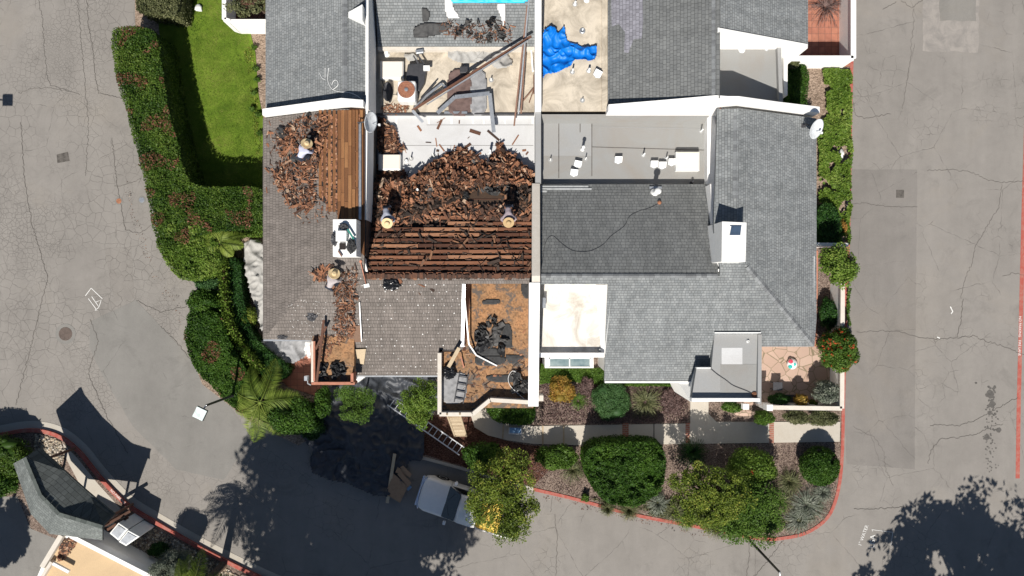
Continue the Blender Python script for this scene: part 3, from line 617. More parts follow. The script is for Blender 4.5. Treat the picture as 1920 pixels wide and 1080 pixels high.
# mower track shading does not exist as paint: only a few bare spots of soil near the wall
SW = [(880, 768), (890, 800), (915, 815), (950, 824), (1000, 831), (1100, 834), (1572, 827), (1573, 790), (1327, 792), (1342, 792), (1327, 775), (1327, 700), (1293, 700), (1293, 793), (1060, 797), (1000, 798), (960, 793), (925, 772), (930, 745)]
SW = [(880, 768), (890, 800), (915, 815), (950, 824), (1000, 831), (1100, 834), (1572, 827), (1573, 790), (1342, 790), (1327, 775), (1327, 700), (1293, 700), (1293, 793), (1060, 797), (1000, 798), (960, 793), (925, 772), (930, 745)]
struct('footpath', MB().prism([Q(*p) for p in SW], .05, .15), 'concrete')
for x0, x1, m in [(1166, 1178, 'brick'), (1284, 1292, 'brick'), (1440, 1449, 'brick'), (1016, 1019, 'lumber'), (1055, 1058, 'lumber'), (1224, 1226, 'crackfill'), (943, 946, 'lumber')]:
    y0, y1 = (797, 833) if x0 < 1150 else (792, 830)
    sheet('path_joint', [(x0, y0), (x1, y0), (x1, y1), (x0, y1)] if x0 > 950 else [(x0, 789), (x1, 790), (x1-2, 822), (x0-2, 821)], m, .154)
# bottom-left kerb, gutter, verge and walk
K3 = [(-60, 830), (0, 815), (60, 806), (110, 816), (150, 846), (190, 895), (240, 945), (300, 982), (370, 1022), (440, 1058), (520, 1095), (620, 1130)]
k3 = [Q(*p) for p in smooth_line(K3, 6)]
struct('gutter', ribbon(k3, .36, .001, .012, .26), 'gutter_concrete')
struct('kerb', ribbon(k3, .18, -.01, .15), 'red')
struct('planting_bed', MB().prism(k3[:]+[Q(620, 1400), Q(-300, 1400), Q(-300, 900)], 0, .1), 'mulch')
sheet('footpath', [(120, 830), (147, 858), (185, 905), (228, 952), (214, 985), (180, 990), (140, 940), (148, 900), (128, 862)], 'concrete', .106)
sheet('driveway', [(-300, 930), (35, 930), (60, 990), (110, 1010), (60, 1130), (-300, 1130)], 'asphalt_patch', .104)
# stones
def stones(px, n, label):
    xy = [Q(*p) for p in px]; s = sample(xy, n); mb = MB(); vs0, fs0 = icomesh((0, 0, 0), (1, 1, 1), 1, .3)
    for x, y in s:
        r = random.uniform(.03, .065); m = Matrix.Rotation(random.uniform(0, 3.14), 3, 'Z'); sx = random.uniform(1, 1.6)
        mb.add([Vector((x, y, .11+random.uniform(0, .02)))+m @ Vector((v.x*r*sx, v.y*r, v.z*r*.6)) for v in vs0], fs0)
    o = mb.obj('river_stones', 'stone', smooth=True); tag(o, label, 'stones', kind='stuff')
stones([(70, 812), (112, 822), (128, 845), (118, 870), (135, 930), (60, 870)], 900, 'pale rounded river stones beside the shingled shelter')
stones([(228, 965), (260, 972), (420, 1060), (480, 1100), (300, 1100), (225, 1010)], 2200, 'dark shaded river stones between red kerb and low white building')
# white paint marks on the road
def strokes(name, lines, wd=.035, z=.0105, mat='paint'):
    mb = MB()
    for L in lines:
        r = ribbon([Q(x+random.uniform(-.3, .3), y+random.uniform(-.3, .3)) for x, y in L], wd, z-.001, z); mb.add(r.v, r.f, .5)
    return struct(name, mb, mat)
strokes('road_marking', [[(1634, 993), (1675, 998)], [(1674, 998), (1670, 1022)], [(1636, 996), (1634, 992)]], .022)
text_mesh('USA', .36, P(1636, 1015, .0105), R(86), 'paint', 'road_marking'); text_mesh('1" WATER', .24, P(1619, 1004, .0105), R(70), 'paint', 'road_marking')
strokes('road_marking', [[(171, 540), (160, 555)], [(171, 540), (192, 560)], [(166, 560), (182, 582)], [(172, 556), (186, 576)], [(180, 566), (190, 562), (186, 576), (178, 582)]], .03)
strokes('road_marking', [[(1782, 575), (1786, 584), (1783, 588)], [(1757, 632), (1762, 634)]], .05)
text_mesh('NO PARKING', .15, P(1587.5, 392, .0)+Vector((0, 0, .1415)), R(92), 'paint', 'kerb_lettering')
text_mesh('NO PARKING   FIRE LANE', .17, P(1912, 630, .007), R(-91), 'paint', 'kerb_lettering')
text_mesh('NO PARKING', .16, P(224, 930, .0)+Vector((-.0, 0, .1515)), R(-44), 'paint', 'kerb_lettering')

# ================================================================== BUILDINGS
S = (5.06, 0, .45); Np = (5.52, 0, -.45); E = (9.91, -.45, 0); WE = (1.554, .45, 0)
LW = (8.95, .45, 0); LE = (2.93, -.45, 0)
UM = (-.87, 0, .45); URW = (2.43, .45, 0); URE = (9.97, -.45, 0)
ULW = (8.86, .45, 0); ULE = (2.62, -.45, 0)
def roof(name, px, pl, down, mat, parent, th=.14, **k):
    return MB().slab([on(x, y, pl) for x, y in px], th, down).obj(name, mat, parent, **k)
def flat(name, px, z, mat, parent, th=.2): return pxprism(px, z-th, z).obj(name, mat, parent)
def walls(px, pl, parent, mat='stucco', z0=.1, drop=.16, name='wall'):
    pl = pl if isinstance(pl, tuple) else (pl, 0, 0); pts = [on(x, y, pl) for x, y in px]; c = sum(pts, Vector())/len(pts)
    q = [p+(c-p).normalized()*.08 for p in pts]; return MB().prism([(p.x, p.y) for p in q], z0, [at(p.x, p.y, pl)-drop for p in q]).obj(name, mat, parent)
def coping(name, pts3, w, h, mat, parent, z0=None):    # wall along 3-D top line; w thick, runs down h (or to z0)
    mb = MB()
    for a, b in zip(pts3[:-1], pts3[1:]):
        a = Vector(a); b = Vector(b); d = (b-a); d.z = 0; d.normalize(); n = Vector((-d.y, d.x, 0))*w/2
        xy = [(a-n).to_tuple()[:2], (b-n).to_tuple()[:2], (b+n).to_tuple()[:2], (a+n).to_tuple()[:2]]; t = [a.z, b.z, b.z, a.z]; mb.prism(xy, [z-h for z in t] if z0 is None else z0, t)
    return mb.obj(name, mat, parent)
def caps(px0, px1, pl0, pl1, parent, n, w=.3, name='ridge_cap', mat='shingle_cap'):
    a = on(*px0, pl0); b = on(*px1, pl1); mb = MB(); d = (b-a)/n; L = d.length; x = d.normalized(); y = Vector((0, 0, 1)).cross(x).normalized(); z = x.cross(y)
    for i in range(n):
        c = a+d*(i+.5)+z*(.02); tilt = Matrix.Rotation(-.06, 3, y); rr = random.random()
        for s in (-1, 1):
            m = Matrix((x, (y*s*math.cos(.42)-z*math.sin(.42)).normalized(), Vector((0, 0, 0)))); m[2] = m[0].cross(m[1]); m = m.transposed()
            mb.box(c+m @ Vector((0, w/4, 0)), (L*1.12, w/2, .012), M=tilt @ m, r=rr)
    return mb.obj(name, mat, parent)
# --- right-hand unit
ru = thing('townhouse', 'right-hand townhouse with complete grey shingle hip roof and white chimney', 'house', (6, 2, 0), 'row of townhouses')
roof('roof', [(1527, 650), (1380, 473), (1350, 502), (1350, 517), (1013, 517), (1013, 533), (1140, 533), (1134, 660), (1133, 715), (1400, 715), (1400, 650)], S, (0, -1), 'shingle', ru, label='light grey shingle slope facing the entrance path')
roof('roof', [(1013, 345), (1328, 345), (1350, 490), (1350, 517), (1013, 517)], Np, (0, 1), 'shingle_shade', ru, label='darker grey shingle slope facing away from the sun')
roof('roof', [(1527, 650), (1531, 600), (1531, 222), (1385, 203), (1380, 473)], E, (1, 0), 'shingle', ru)
roof('roof', [(1345, 205), (1385, 203), (1380, 473), (1350, 502), (1338, 430)], WE, (-1, 0), 'shingle', ru)
mb = MB()
for i, (x, w_) in enumerate([(1013, 90), (1013, 96), (1013, 12)]):
    a = on(x, 350+i*4.5, Np); b = on(x+w_, 350+i*4.5, Np); mb.beam(a+Vector((0, 0, .012)), b+Vector((0, 0, .012)), .09, .012)
mb.obj('new_shingle_strip', plain('fresh_shingles', (.34, .35, .35), .9), ru)
caps((1381, 210), (1379, 372), E, E, ru, 24, .26); caps((1345, 517), (1014, 517), S, S, ru, 34, .18)
caps((1525, 647), (1402, 500), E, E, ru, 24, .24)
walls([(1520, 640), (1525, 230), (1360, 210), (1345, 345), (1013, 345), (1013, 660), (1133, 660), (1133, 700), (1290, 700), (1300, 640)], 3., ru, drop=.1)
walls([(1525, 646), (1380, 478), (1350, 502), (1350, 517), (1140, 517), (1134, 712), (1300, 712), (1300, 650)], S, ru, z0=2.8); walls([(1520, 640), (1529, 226), (1385, 206), (1380, 478)], E, ru, z0=2.8); walls([(1366, 210), (1384, 206), (1380, 473), (1362, 490), (1362, 430)], WE, ru, z0=2.8); walls([(1015, 347), (1328, 347), (1349, 490), (1349, 517), (1015, 517)], Np, ru, z0=2.8)
flat('flat_roof', [(1013, 206), (1335, 206), (1338, 352), (1013, 352)], 3.1, 'grey_roof', ru)
flat('roof_sheet', [(1016, 212), (1110, 212), (1110, 292), (1016, 292)], 3.106, 'grey_light', ru, .008)
flat('roof_sheet', [(1087, 214), (1088.5, 214), (1088.5, 248), (1087, 248)], 3.112, 'crackfill', ru, .01); flat('roof_sheet', [(1047, 212), (1048.5, 212), (1048.5, 334), (1047, 334)], 3.112, 'crackfill', ru, .01); flat('roof_sheet', [(1109, 214), (1110.5, 214), (1110.5, 330), (1109, 330)], 3.112, 'crackfill', ru, .01)
flat('roof_sheet', [(1110, 237), (1324, 241), (1324, 242), (1110, 238)], 3.112, 'grey_light', ru, .01); flat('roof_sheet', [(1110, 275), (1324, 281), (1324, 282), (1110, 276)], 3.112, 'crackfill', ru, .01)
mb = MB(); mb.prism([Q(1013, 207, 3.1), Q(1327, 212, 3.1), Q(1327, 222, 3.1), Q(1013, 222, 3.1)], [3.1]*4, [3.35, 3.35, 3.12, 3.12]); mb.prism([(1.2, 7.62), (8.7, 7.62), (8.7, 7.4), (1.2, 7.4)], 3.0, [3.95, 3.95, 3.11, 3.11]); mb.obj('membrane_upturn', 'grey_roof', ru)
# raking parapet between right units; measured crest
par = [P(1141, 203, 4.75), P(1250, 192, 5.55), P(1343, 183, 6.25), P(1366, 187, 6.1), P(1386, 187, 6.1), P(1460, 198, 5.2), P(1537, 210, 4.35)]
par = [Vector((p.x, 7.72, p.z)) for p in par]
coping('parapet', par, .26, 1, 'parapet', ru, z0=2.9)
mb = MB(); mb.tube([(P(1345, 206, 5).x+.05, 7.6, 5.3), (P(1345, 206, 5).x+.02, 5.6, 5.35), (P(1341, 380, 5).x, 3.9, 5.3)], .035, 6); mb.obj('copper_flashing', 'copper', ru)
coping('parapet', [P(1334, 206, 3.65), P(1334, 345, 3.65)], .36, 1, 'parapet', ru, z0=3.); coping('parapet', [P(1336, 345, 4.3), P(1340, 420, 4.6)], .2, 1, 'parapet', ru, z0=3.5)
# white coated balcony roof, canopy and notch walls
flat('flat_roof', [(1013, 528), (1140, 528), (1134, 670), (1010, 670)], 3.7, 'coat_roof', ru, .3)
MB().prism([Q(1140, 534, 3.7), Q(1134, 662, 3.7), Q(1127, 662, 3.7), Q(1117, 534, 3.7)], 3.65, [5.1, 3.85, 3.72, 3.72]).obj('cant_strip', 'parapet', ru)
MB().prism([Q(1012, 532, 3.7), Q(1021, 532, 3.7), Q(1014, 657, 3.7), Q(1010, 657, 3.7)], 3.65, 3.74).obj('roof_edging', 'grey_roof', ru)
coping('parapet', [P(1008, 666, 4.0), P(1133, 666, 4.0)], .2, 1, 'parapet', ru, z0=3.2)
MB().box(P(1020, 568, 4.0), (.16, .45, .12)).obj('scupper', 'galv', ru)
bt = MB().prism([Q(1022, 668, 3), Q(1114, 668, 3), Q(1114, 691, 2.9), Q(1022, 691, 2.9)], .1, 2.7).obj('bay_window', 'parapet', ru); MB().prism([Q(1030, 672, 2.7), Q(1107, 672, 2.7), Q(1107, 688, 2.7), Q(1030, 688, 2.7)], 2.69, 2.72).obj('pane', 'glass', bt)
m = MB()
for a, c, d in [((1068, 679), .05, .4), ((1030, 679), .06, .46), ((1107, 679), .06, .46)]: m.box(P(*a, 2.73), (c, d, .04))
for y in (671.5, 688.5): m.box(P(1068, y, 2.73), (1.9, .06, .04))
m.obj('window_frame', 'white_metal', bt)
# entrance flat roof
EN = [(1340, 624), (1427, 626), (1422, 752), (1296, 752), (1306, 690), (1334, 690)]
flat('entrance_roof', EN, 4.15, 'grey_light', ru, .3); walls(EN, 4.0, ru)
flat('roof_sheet', [(1353, 652), (1392, 652), (1392, 683), (1353, 683)], 4.156, 'white_roof', ru, .008); flat('roof_sheet', [(1351, 683), (1421, 683), (1416, 738), (1351, 738)], 4.158, 'grey_roof', ru, .008)
coping('parapet', [P(1297, 750, 4.42), P(1425, 750, 4.42)], .14, .4, 'parapet', ru); coping('parapet', [P(1425, 627, 4.25), P(1424, 757, 4.4)], .16, .4, 'grey_light', ru); coping('parapet', [P(1340, 624, 4.3), P(1427, 624, 4.3)], .05, .2, 'white_metal', ru); coping('parapet', [P(1306, 690, 4.3), P(1333, 690, 4.3)], .05, .2, 'white_metal', ru)
MB().prism([Q(1271, 712, 3.2), Q(1300, 712, 3.2), Q(1300, 753, 3.6), Q(1294, 753, 3.6)], .1, [3.05, 3.05, 3.6, 3.6]).obj('wing_wall', 'stucco', ru)
coping('gutter', [P(1428, 646, 3.85), P(1514, 648, 3.85)], .1, .1, 'white_metal', ru); coping('gutter', [P(1526, 480, 3.95), P(1525, 580, 3.95)], .05, .05, 'white_metal', ru)
coping('gutter', [P(1134, 716.5, 3.2), P(1298, 716.5, 3.2)], .08, .1, 'white_metal', ru)
# chimneys
def chimney(parent, px, zt, zb, cap=None):
    xy = [Q(x, y, zt) for x, y in px]; c = MB().prism(xy, zb, zt).obj('chimney', 'stucco', parent, bevel=.015); return c
c = chimney(ru, [(1354, 415), (1400, 417), (1398, 491), (1353, 491)], 6.5, 4.3)
MB().prism([Q(1368, 424, 6.5), Q(1390, 424, 6.5), Q(1390, 462, 6.5), Q(1366, 462, 6.5)], 6.5, 6.56).obj('chimney_rim', 'parapet', c)
MB().prism([Q(1371, 424, 6.56), Q(1390, 424, 6.56), Q(1388, 441, 6.56), Q(1368, 441, 6.56)], 6.56, 6.575).obj('flue_opening', plain('blue_grey_void', (.04, .07, .12), .6), c)
# gable-end little chimney-side wedge
MB().prism([Q(1350, 492, 5.6), Q(1396, 492, 5.6), Q(1385, 497, 5.5), Q(1352, 499, 5.5)], 5.1, 5.42).obj('chimney_cricket', 'parapet', ru)
# cable across dark slope
t = thing('cable', 'thin black cable snaking over the dark grey roof slope', 'cable', on(1015, 495, Np)); pts = [(1016, 498), (1020, 470), (1023, 455), (1030, 444), (1038, 443), (1045, 449), (1060, 462), (1078, 471), (1105, 471), (1130, 459), (1145, 443), (1170, 424), (1180, 406), (1198, 396), (1215, 391), (1230, 384), (1237, 381)]
MB().tube([on(x, y, Np)+Vector((0, 0, .012)) for x, y in smooth_line(pts, 5)], .008, 5).obj('cord', 'dark_metal', t, True); MB().lathe([(.07, 0), (.09, .04), (.05, .09), (.001, .09)], on(1236, 380, Np)+Vector((0, 0, .02)), 14).obj('plug', 'rust', t)
t = thing('cable', 'thin black cable crossing the grey entrance roof', 'cable', P(1335, 690, 4.2)); MB().tube([P(x, y, 4.18) for x, y in smooth_line([(1332, 691), (1345, 702), (1360, 712), (1375, 723), (1400, 733), (1414, 740)], 5)], .014, 5).obj('cord', 'dark_metal', t, True)
MB().lathe([(.11, 0), (.13, .05), (.06, .1), (.001, .1)], P(1414, 740, 4.16), 14).obj('coil', 'rust', t)

# --- upper right unit
ur = thing('townhouse', 'upper right townhouse with beige flat roof and grey slopes round a small courtyard', 'house', (6, 11, 0), 'row of townhouses')
roof('roof', [(1140, -200), (1350, -200), (1350, 184), (1140, 206)], URW, (-1, 0), 'shingle_shade', ur)
m = [on(x, y, URW) for x, y in [(1157, -30), (1204, -30), (1206, 40), (1203, 72), (1188, 74), (1178, 100), (1170, 98), (1172, 60), (1160, 45), (1147, 50), (1146, 0)]]
MB().slab([p+Vector((0, 0, .008)) for p in m], .006, (-1, 0)).obj('faded_shingle_patch', shingle('faded_shingles', (.29, .285, .32), (.21, .205, .23)), ur)
roof('roof', [(1350, -200), (1515, -200), (1515, 86), (1350, 58)], URE, (1, 0), 'shingle', ur); caps((1340, -30), (1340, 178), URW, URW, ur, 34, .26)
walls([(1141, -195), (1349, -195), (1349, 188), (1141, 204)], URW, ur, z0=.1); walls([(1350, -195), (1512, -195), (1512, 84), (1350, 60)], URE, ur, z0=.1)
MB().prism([(8.37, 10.42), (12.85, 10.42), (12.85, 10.6), (8.37, 10.6)], .1, [6.28, 4.25, 4.25, 6.28]).obj('gable_wall', 'stucco', ur)
flat('flat_roof', [(1345, 84), (1462, 84), (1462, 200), (1345, 200)], 4.1, 'grey_roof', ur, .3); walls([(1345, 84), (1462, 84), (1462, 200), (1345, 200)], 4., ur)
coping('parapet', [P(1461, 84, 4.35), P(1465, 200, 4.35)], .16, .6, 'grey_light', ur)
MB().prism([Q(1468, 98, 3), Q(1475, 98, 3), Q(1475, 180, 3), Q(1468, 180, 3)], .1, 3.1).obj('outer_wall', 'stucco', ur)
flat('flat_roof', [(1013, -200), (1140, -200), (1140, 208), (1013, 208)], 3.9, 'beige_roof', ur, .3); walls([(1013, -200), (1140, -200), (1140, 207), (1013, 207)], 3.8, ur)
coping('parapet', [P(1134, -200, 4.0), P(1134, 206, 4.0)], .25, .2, 'beige_roof', ur)
# walled patio of that unit
struct('patio', pxprism([(1455, -200), (1600, -200), (1600, 125), (1455, 125)], .1, .13), 'tiles')
t = thing('garden_wall', 'white rendered patio wall round terracotta paving at top right', 'wall', P(1600, 100), 'garden walls'); coping('coping', [P(1600.5, -200, 1.5), P(1600.5, 109, 1.5), P(1476, 109, 1.5)], .24, .1, 'parapet', t); coping('wall', [P(1600.5, -200, 1.42), P(1600.5, 109, 1.42), P(1476, 109, 1.42)], .2, 1, 'stucco', t, z0=.05)
# --- upper left unit
ul = thing('townhouse', 'upper left townhouse with grey shingle gable roof beside the lawn', 'house', (-8, 12, 0), 'row of townhouses')
roof('roof', [(498, -200), (645, -200), (645, 198), (498, 214)], ULW, (-1, 0), 'shingle', ul); roof('roof', [(645, -200), (688, -200), (688, 200), (645, 197)], ULE, (1, 0), 'shingle', ul)
walls([(500, -195), (645, -195), (645, 196), (500, 205)], ULW, ul); walls([(645, -195), (686, -195), (686, 196), (645, 196)], ULE, ul)
caps((646, -30), (646, 190), ULW, ULW, ul, 36, .22)
par = [P(492, 209, 4.45), P(560, 200, 5.3), P(640, 190, 6.25), P(681, 196, 5.95)]; par = [Vector((p.x, 7.6, p.z)) for p in par]; coping('parapet', par, .27, 1, 'parapet', ul, z0=3.6)
coping('party_wall', [P(688, -200, 5.6), P(688, 205, 5.6)], .12, 1, 'stucco', ul, z0=3.9); coping('shaded_wall_base', [P(688, -200, 4.2)+Vector((.0, 0, 0)), P(688, 205, 4.2)], .5, 1, 'felt', ul, z0=3.0)  # black felt puts the shade of the lower wall face into its colour
h = on(676, 32, ULE); m = MB().prism([(h.x-.45, h.y-.12), (h.x+.2, h.y-.35), (h.x+.2, h.y+.3), (h.x-.45, h.y+.12)], h.z-.15, [h.z+.25, h.z+.6, h.z+.6, h.z+.25]); m.obj('roof_vent', 'white_metal', ul)
t = thing('cable', 'white coaxial cable curling over the upper left shingle roof', 'cable', on(640, 170, ULW))
for L in ([(680, 189), (670, 180), (655, 174), (635, 172), (622, 166), (615, 150), (617, 128)], [(625, 168), (634, 160), (632, 151), (626, 152), (622, 160)], [(611, 150), (604, 146), (600, 138)], [(610, 149), (610, 128)]): MB().tube([on(x, y, ULW if x < 645 else ULE)+Vector((0, 0, .03)) for x, y in smooth_line(L, 5)], .012, 5).obj('cord', 'white_metal', t, True)
# --- upper middle unit
um = thing('townhouse', 'upper middle townhouse with debris on its shingle slope and beige flat roof', 'house', (-3, 11, 0), 'row of townhouses')
roof('roof', [(696, -200), (1006, -200), (1006, 87), (708, 87)], UM, (0, -1), 'shingle', um); walls([(700, -150), (1003, -150), (1003, 86), (710, 86)], UM, um)
coping('roof_edging', [P(708, 90, 3.85), P(1004, 90, 3.85)], .2, .3, 'cream', um); flat('flat_roof', [(705, 88), (1006, 88), (1006, 213), (705, 213)], 3.5, 'beige_roof', um, .35); walls([(705, 88), (1006, 88), (1006, 212), (705, 212)], 3.4, um)
coping('roof_edging', [P(707, 213, 3.56), P(1005, 213, 3.56)], .06, .3, 'dark_metal', um)
# --- left unit
lu = thing('townhouse', 'left townhouse stripped for reroofing, its battens and decking laid bare', 'house', (-5, 0, 0), 'row of townhouses')
roof('roof', [(493, 636), (655, 451), (683, 480), (683, 517), (1003, 517), (1003, 532), (873, 532), (868, 655), (824, 655), (822, 704), (663, 704), (663, 690), (655, 640)], S, (0, -1), 'shake_old', lu, label='weathered grey shake slope dotted with white nail caps')
roof('roof', [(493, 636), (493, 222), (640, 204), (655, 205), (655, 451)], LW, (-1, 0), 'shake_old', lu)
walls([(497, 632), (655, 455), (680, 482), (690, 517), (868, 519), (866, 652), (824, 652), (822, 700), (664, 700), (664, 640)], S, lu); walls([(497, 632), (497, 226), (655, 210), (655, 451)], LW, lu); walls([(655, 210), (682, 210), (682, 478), (655, 451)], LE, lu); walls([(705, 340), (1000, 340), (1000, 519), (690, 519)], 3.0, lu)
MB().slab([on(x, y, LE) for x, y in [(655, 204), (683, 204), (683, 480), (655, 451)]], .12, (1, 0)).obj('deck', 'sheath', lu)
flat('flat_roof', [(700, 213), (1006, 213), (1006, 372), (700, 372)], 3.1, 'white_roof', lu, .3); walls([(700, 214), (1003, 214), (1003, 360), (700, 360)], 3., lu)
MB().prism([Q(707, 214, 3.4), Q(1005, 214, 3.4), Q(1005, 221, 3.1), Q(707, 221, 3.1)], 3.0, [3.42, 3.42, 3.12, 3.12]).obj('membrane_upturn', 'white_roof', lu)
m = MB()
for x in (743, 804, 847, 887, 907, 947, 999): m.box(P(x, 225, 3.115), (.1, .36, .008))
m.obj('sealant_patch', 'paint', lu)
for x0, y0, x1, y1 in [(705, 272.5, 1000, 273), (800, 234, 1000, 234.5), (845, 273, 845.6, 300)]: flat('seam', [(x0, y0), (x1, y0), (x1, y1), (x0, y1)], 3.108, 'crackfill', lu, .01)
# the bared north slope: dark attic under skip sheathing boards
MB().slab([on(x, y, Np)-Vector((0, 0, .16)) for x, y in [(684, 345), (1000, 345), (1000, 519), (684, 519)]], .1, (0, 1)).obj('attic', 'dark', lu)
MB().slab([on(x, y, Np)-Vector((0, 0, .0)) for x, y in [(684, 340), (999, 340), (999, 398), (930, 402), (885, 398), (880, 374), (684, 378)]], .1, (0, 1)).obj('old_shakes', wood('brown_old_shakes', [(.2, (.05, .03, .022)), (.6, (.1, .065, .045)), (.9, (.17, .1, .06))], (1, 1, 1)), lu)
m = MB(); y = 517.
k = 0
while y > 372:
    x = 684
    while x < 999:
        L = random.choice([55, 75, 100, 140]); x1 = min(999, x+L); dy = random.uniform(-.5, .5)
        if random.random() > .03: a = on(x+.4, y-3+dy, Np); b = on(x1-.4, y-3+dy+random.uniform(-.4, .4), Np); m.beam(a-Vector((0, 0, .03)), b-Vector((0, 0, .03)), .145, .022)
        x = x1
    y -= 10.6
m.obj('skip_sheathing', 'batten', lu)
m = MB()          # torn shake remnants hanging in the gaps
for i in range(900):
    x = random.uniform(686, 997); y = 517-10.6*random.randint(0, 13)+random.uniform(1, 6); p = on(x, y, Np)
    m.box((p.x, p.y, p.z-.05), (random.uniform(.05, .2), random.uniform(.05, .13), .01), rz=random.gauss(0, .1), rx=random.uniform(-.3, .3))
m.obj('shake_remnant', 'shake_dark', lu, kind='stuff')
m = MB()
for i in range(120): x = 684+i*2.65; p = on(x, 517.5+random.uniform(-1, 2), S); m.box((p.x, p.y, p.z+.015), (random.uniform(.05, .16), random.uniform(.1, .24), .014), rz=random.gauss(0, .12), r=random.uniform(.1, .5))
m.obj('ragged_edge', 'shake', lu)
# rafters
m = MB()
for i in range(12): x = 690+i*27; a = on(x, 345, Np); b = on(x, 517, Np); m.beam(a-Vector((0, 0, .1)), b-Vector((0, 0, .1)), .045, .12)
m.obj('rafter', 'brownwood', lu)
# west wing boards, laid bare on both sides of its ridge
m = MB(); x = 598; 
MB().slab([on(a, b_, LW)+Vector((0, 0, .008)) for a, b_ in [(598, 210), (655, 206), (655, 412), (600, 375)]], .012, (-1, 0)).obj('bare_patch', 'dark', lu)
i = 0
while x < 682:
    wdt = 5.4 if x < 632 or x > 660 else 6.2; gap = 3.4 if x < 632 or x > 660 else .5; pl = LW if x+3 < 655 else LE
    y = 207
    while y < 410:
        y1 = min(y+random.uniform(40, 110), 372 if x < 615 else (398 if x < 632 else 414)); 
        if y1-y < 4: break
        a = on(x+wdt/2, y, pl); b = on(x+wdt/2, y1-.6, pl); m.beam(a+Vector((0, 0, .03)), b+Vector((0, 0, .03)), wdt*.0219, .022, r=random.uniform(.25, .85)); y = y1
    x += wdt+gap; i += 1
m.obj('skip_sheathing', 'sheath', lu)
m = MB()
for i in range(420):
    x = random.choice([604.5, 613.2, 622, 630.5, 665, 673.5])+random.uniform(-1, 1); y = random.uniform(215, 395); pl = LW if x < 655 else LE
    p = on(x, y, pl); m.box((p.x, p.y, p.z+.025), (random.uniform(.03, .08), random.uniform(.04, .13), .02), rz=random.gauss(0, .1), r=random.uniform(.5, .95))
m.obj('shake_remnant', 'shake', lu, kind='stuff')
coping('flashing', [on(676, 232, LE)+Vector((0, 0, .12)), on(676, 412, LE)+Vector((0, 0, .12))], .1, .12, 'galv', lu)
coping('party_wall', [P(687, 205, 5.5), P(686, 300, 5.5), P(684, 412, 5.5)], .1, 1, 'stucco', lu, z0=4.1); coping('shaded_wall_base', [P(692, 205, 4.15), P(690, 330, 4.15)], .42, 1, 'felt', lu, z0=3.0); coping('shaded_wall_base', [P(685, 300, 5.35), P(684, 480, 5.5)], .08, 1, 'felt', lu, z0=3.0)  # black felt base again, its colour carrying the shade beside the battens
# nail caps, in rows along the courses
m = MB()
for row in range(15):
    y = 522+row*12.7
    x = 650+random.uniform(0, 20)
    while x < 872:
        if not (row > 10 and x > 820) and not (y < 700 and x < 668 and y > 600) and random.random() < .85:
            p = on(x, y+random.gauss(0, 1), S); q = random.choice([.016, .02, .022, .03]); m.lathe([(q, 0), (q, .012), (.001, .014)], (p.x, p.y, p.z), 6)
        x += random.choice([9, 14, 20, 24])
for i in range(90): p = on(random.uniform(540, 660), random.uniform(560, 632), S); m.lathe([(.016, 0), (.016, .012), (.001, .014)], (p.x, p.y, p.z), 6)
m.obj('nail_cap', 'paint', lu, kind='stuff')
coping('gutter', [P(494, 638, 4.0), P(585, 638, 4.0)], .07, .1, 'galv', lu); coping('gutter', [P(668, 705.5, 3.2), P(822, 705.5, 3.2)], .06, .1, 'galv', lu)
coping('flashing', [on(870, 533, S)+Vector((0, 0, .05)), on(867, 650, S)+Vector((0, 0, .05))], .13, .06, 'galv', lu)
# bared flat deck between slope and party wall
flat('flat_roof', [(866, 530), (1000, 530), (1000, 765), (822, 765), (822, 660), (866, 660)], 3.7, 'osb', lu, .3); flat('lower_floor', [(824, 740), (885, 740), (885, 778), (824, 778)], 3.69, 'osb', lu, .3)
walls([(868, 532), (1000, 532), (1000, 752), (918, 752), (884, 779), (824, 779), (824, 660)], 3.6, lu)
MB().prism([Q(873, 532, 5.1), Q(884, 532, 3.75), Q(873, 658, 3.75), Q(867, 658, 3.8)], 3.6, [5.1, 3.75, 3.72, 3.85]).obj('notch_wall', 'brownwood', lu)
dk = [(824, 662), (824, 777), (886, 777), (919, 750), (1000, 755)]
coping('parapet', [P(x, y, 4.15) for x, y in dk], .17, 1, 'cream', lu, z0=.1)
# bared entrance deck
flat('entrance_roof', [(586, 614), (664, 614), (664, 718), (586, 718)], 4.12, 'osb', lu, .3); walls([(586, 614), (664, 614), (664, 718), (586, 718)], 4.0, lu)
coping('parapet', [P(586, 640, 4.45), P(586, 717, 4.45)], .12, .6, 'cream', lu); coping('parapet_plate', [P(589, 640, 4.5), P(589, 715, 4.5)], .08, .1, 'terracotta', lu); coping('parapet', [P(584, 719, 4.45), P(665, 719, 4.45)], .12, .6, 'terracotta', lu); coping('parapet', [P(660, 700, 4.45), P(660, 718, 4.45)], .12, .6, 'terracotta', lu)
MB().prism([Q(664, 704, 3.2), Q(688, 704, 3.2), Q(668, 718, 3.2), Q(664, 722, 3.2)], .1, 3.1).obj('wing_wall', 'stucco', lu)
MB().box(P(575, 709, 3.9), (.14, .2, .3)).obj('downpipe_head', 'galv', lu); m = MB().tube([P(577, 712, 3.8), P(577, 719, 3.8), P(583, 722, 3.8)], .03, 6); m.obj('downpipe', 'galv', lu)
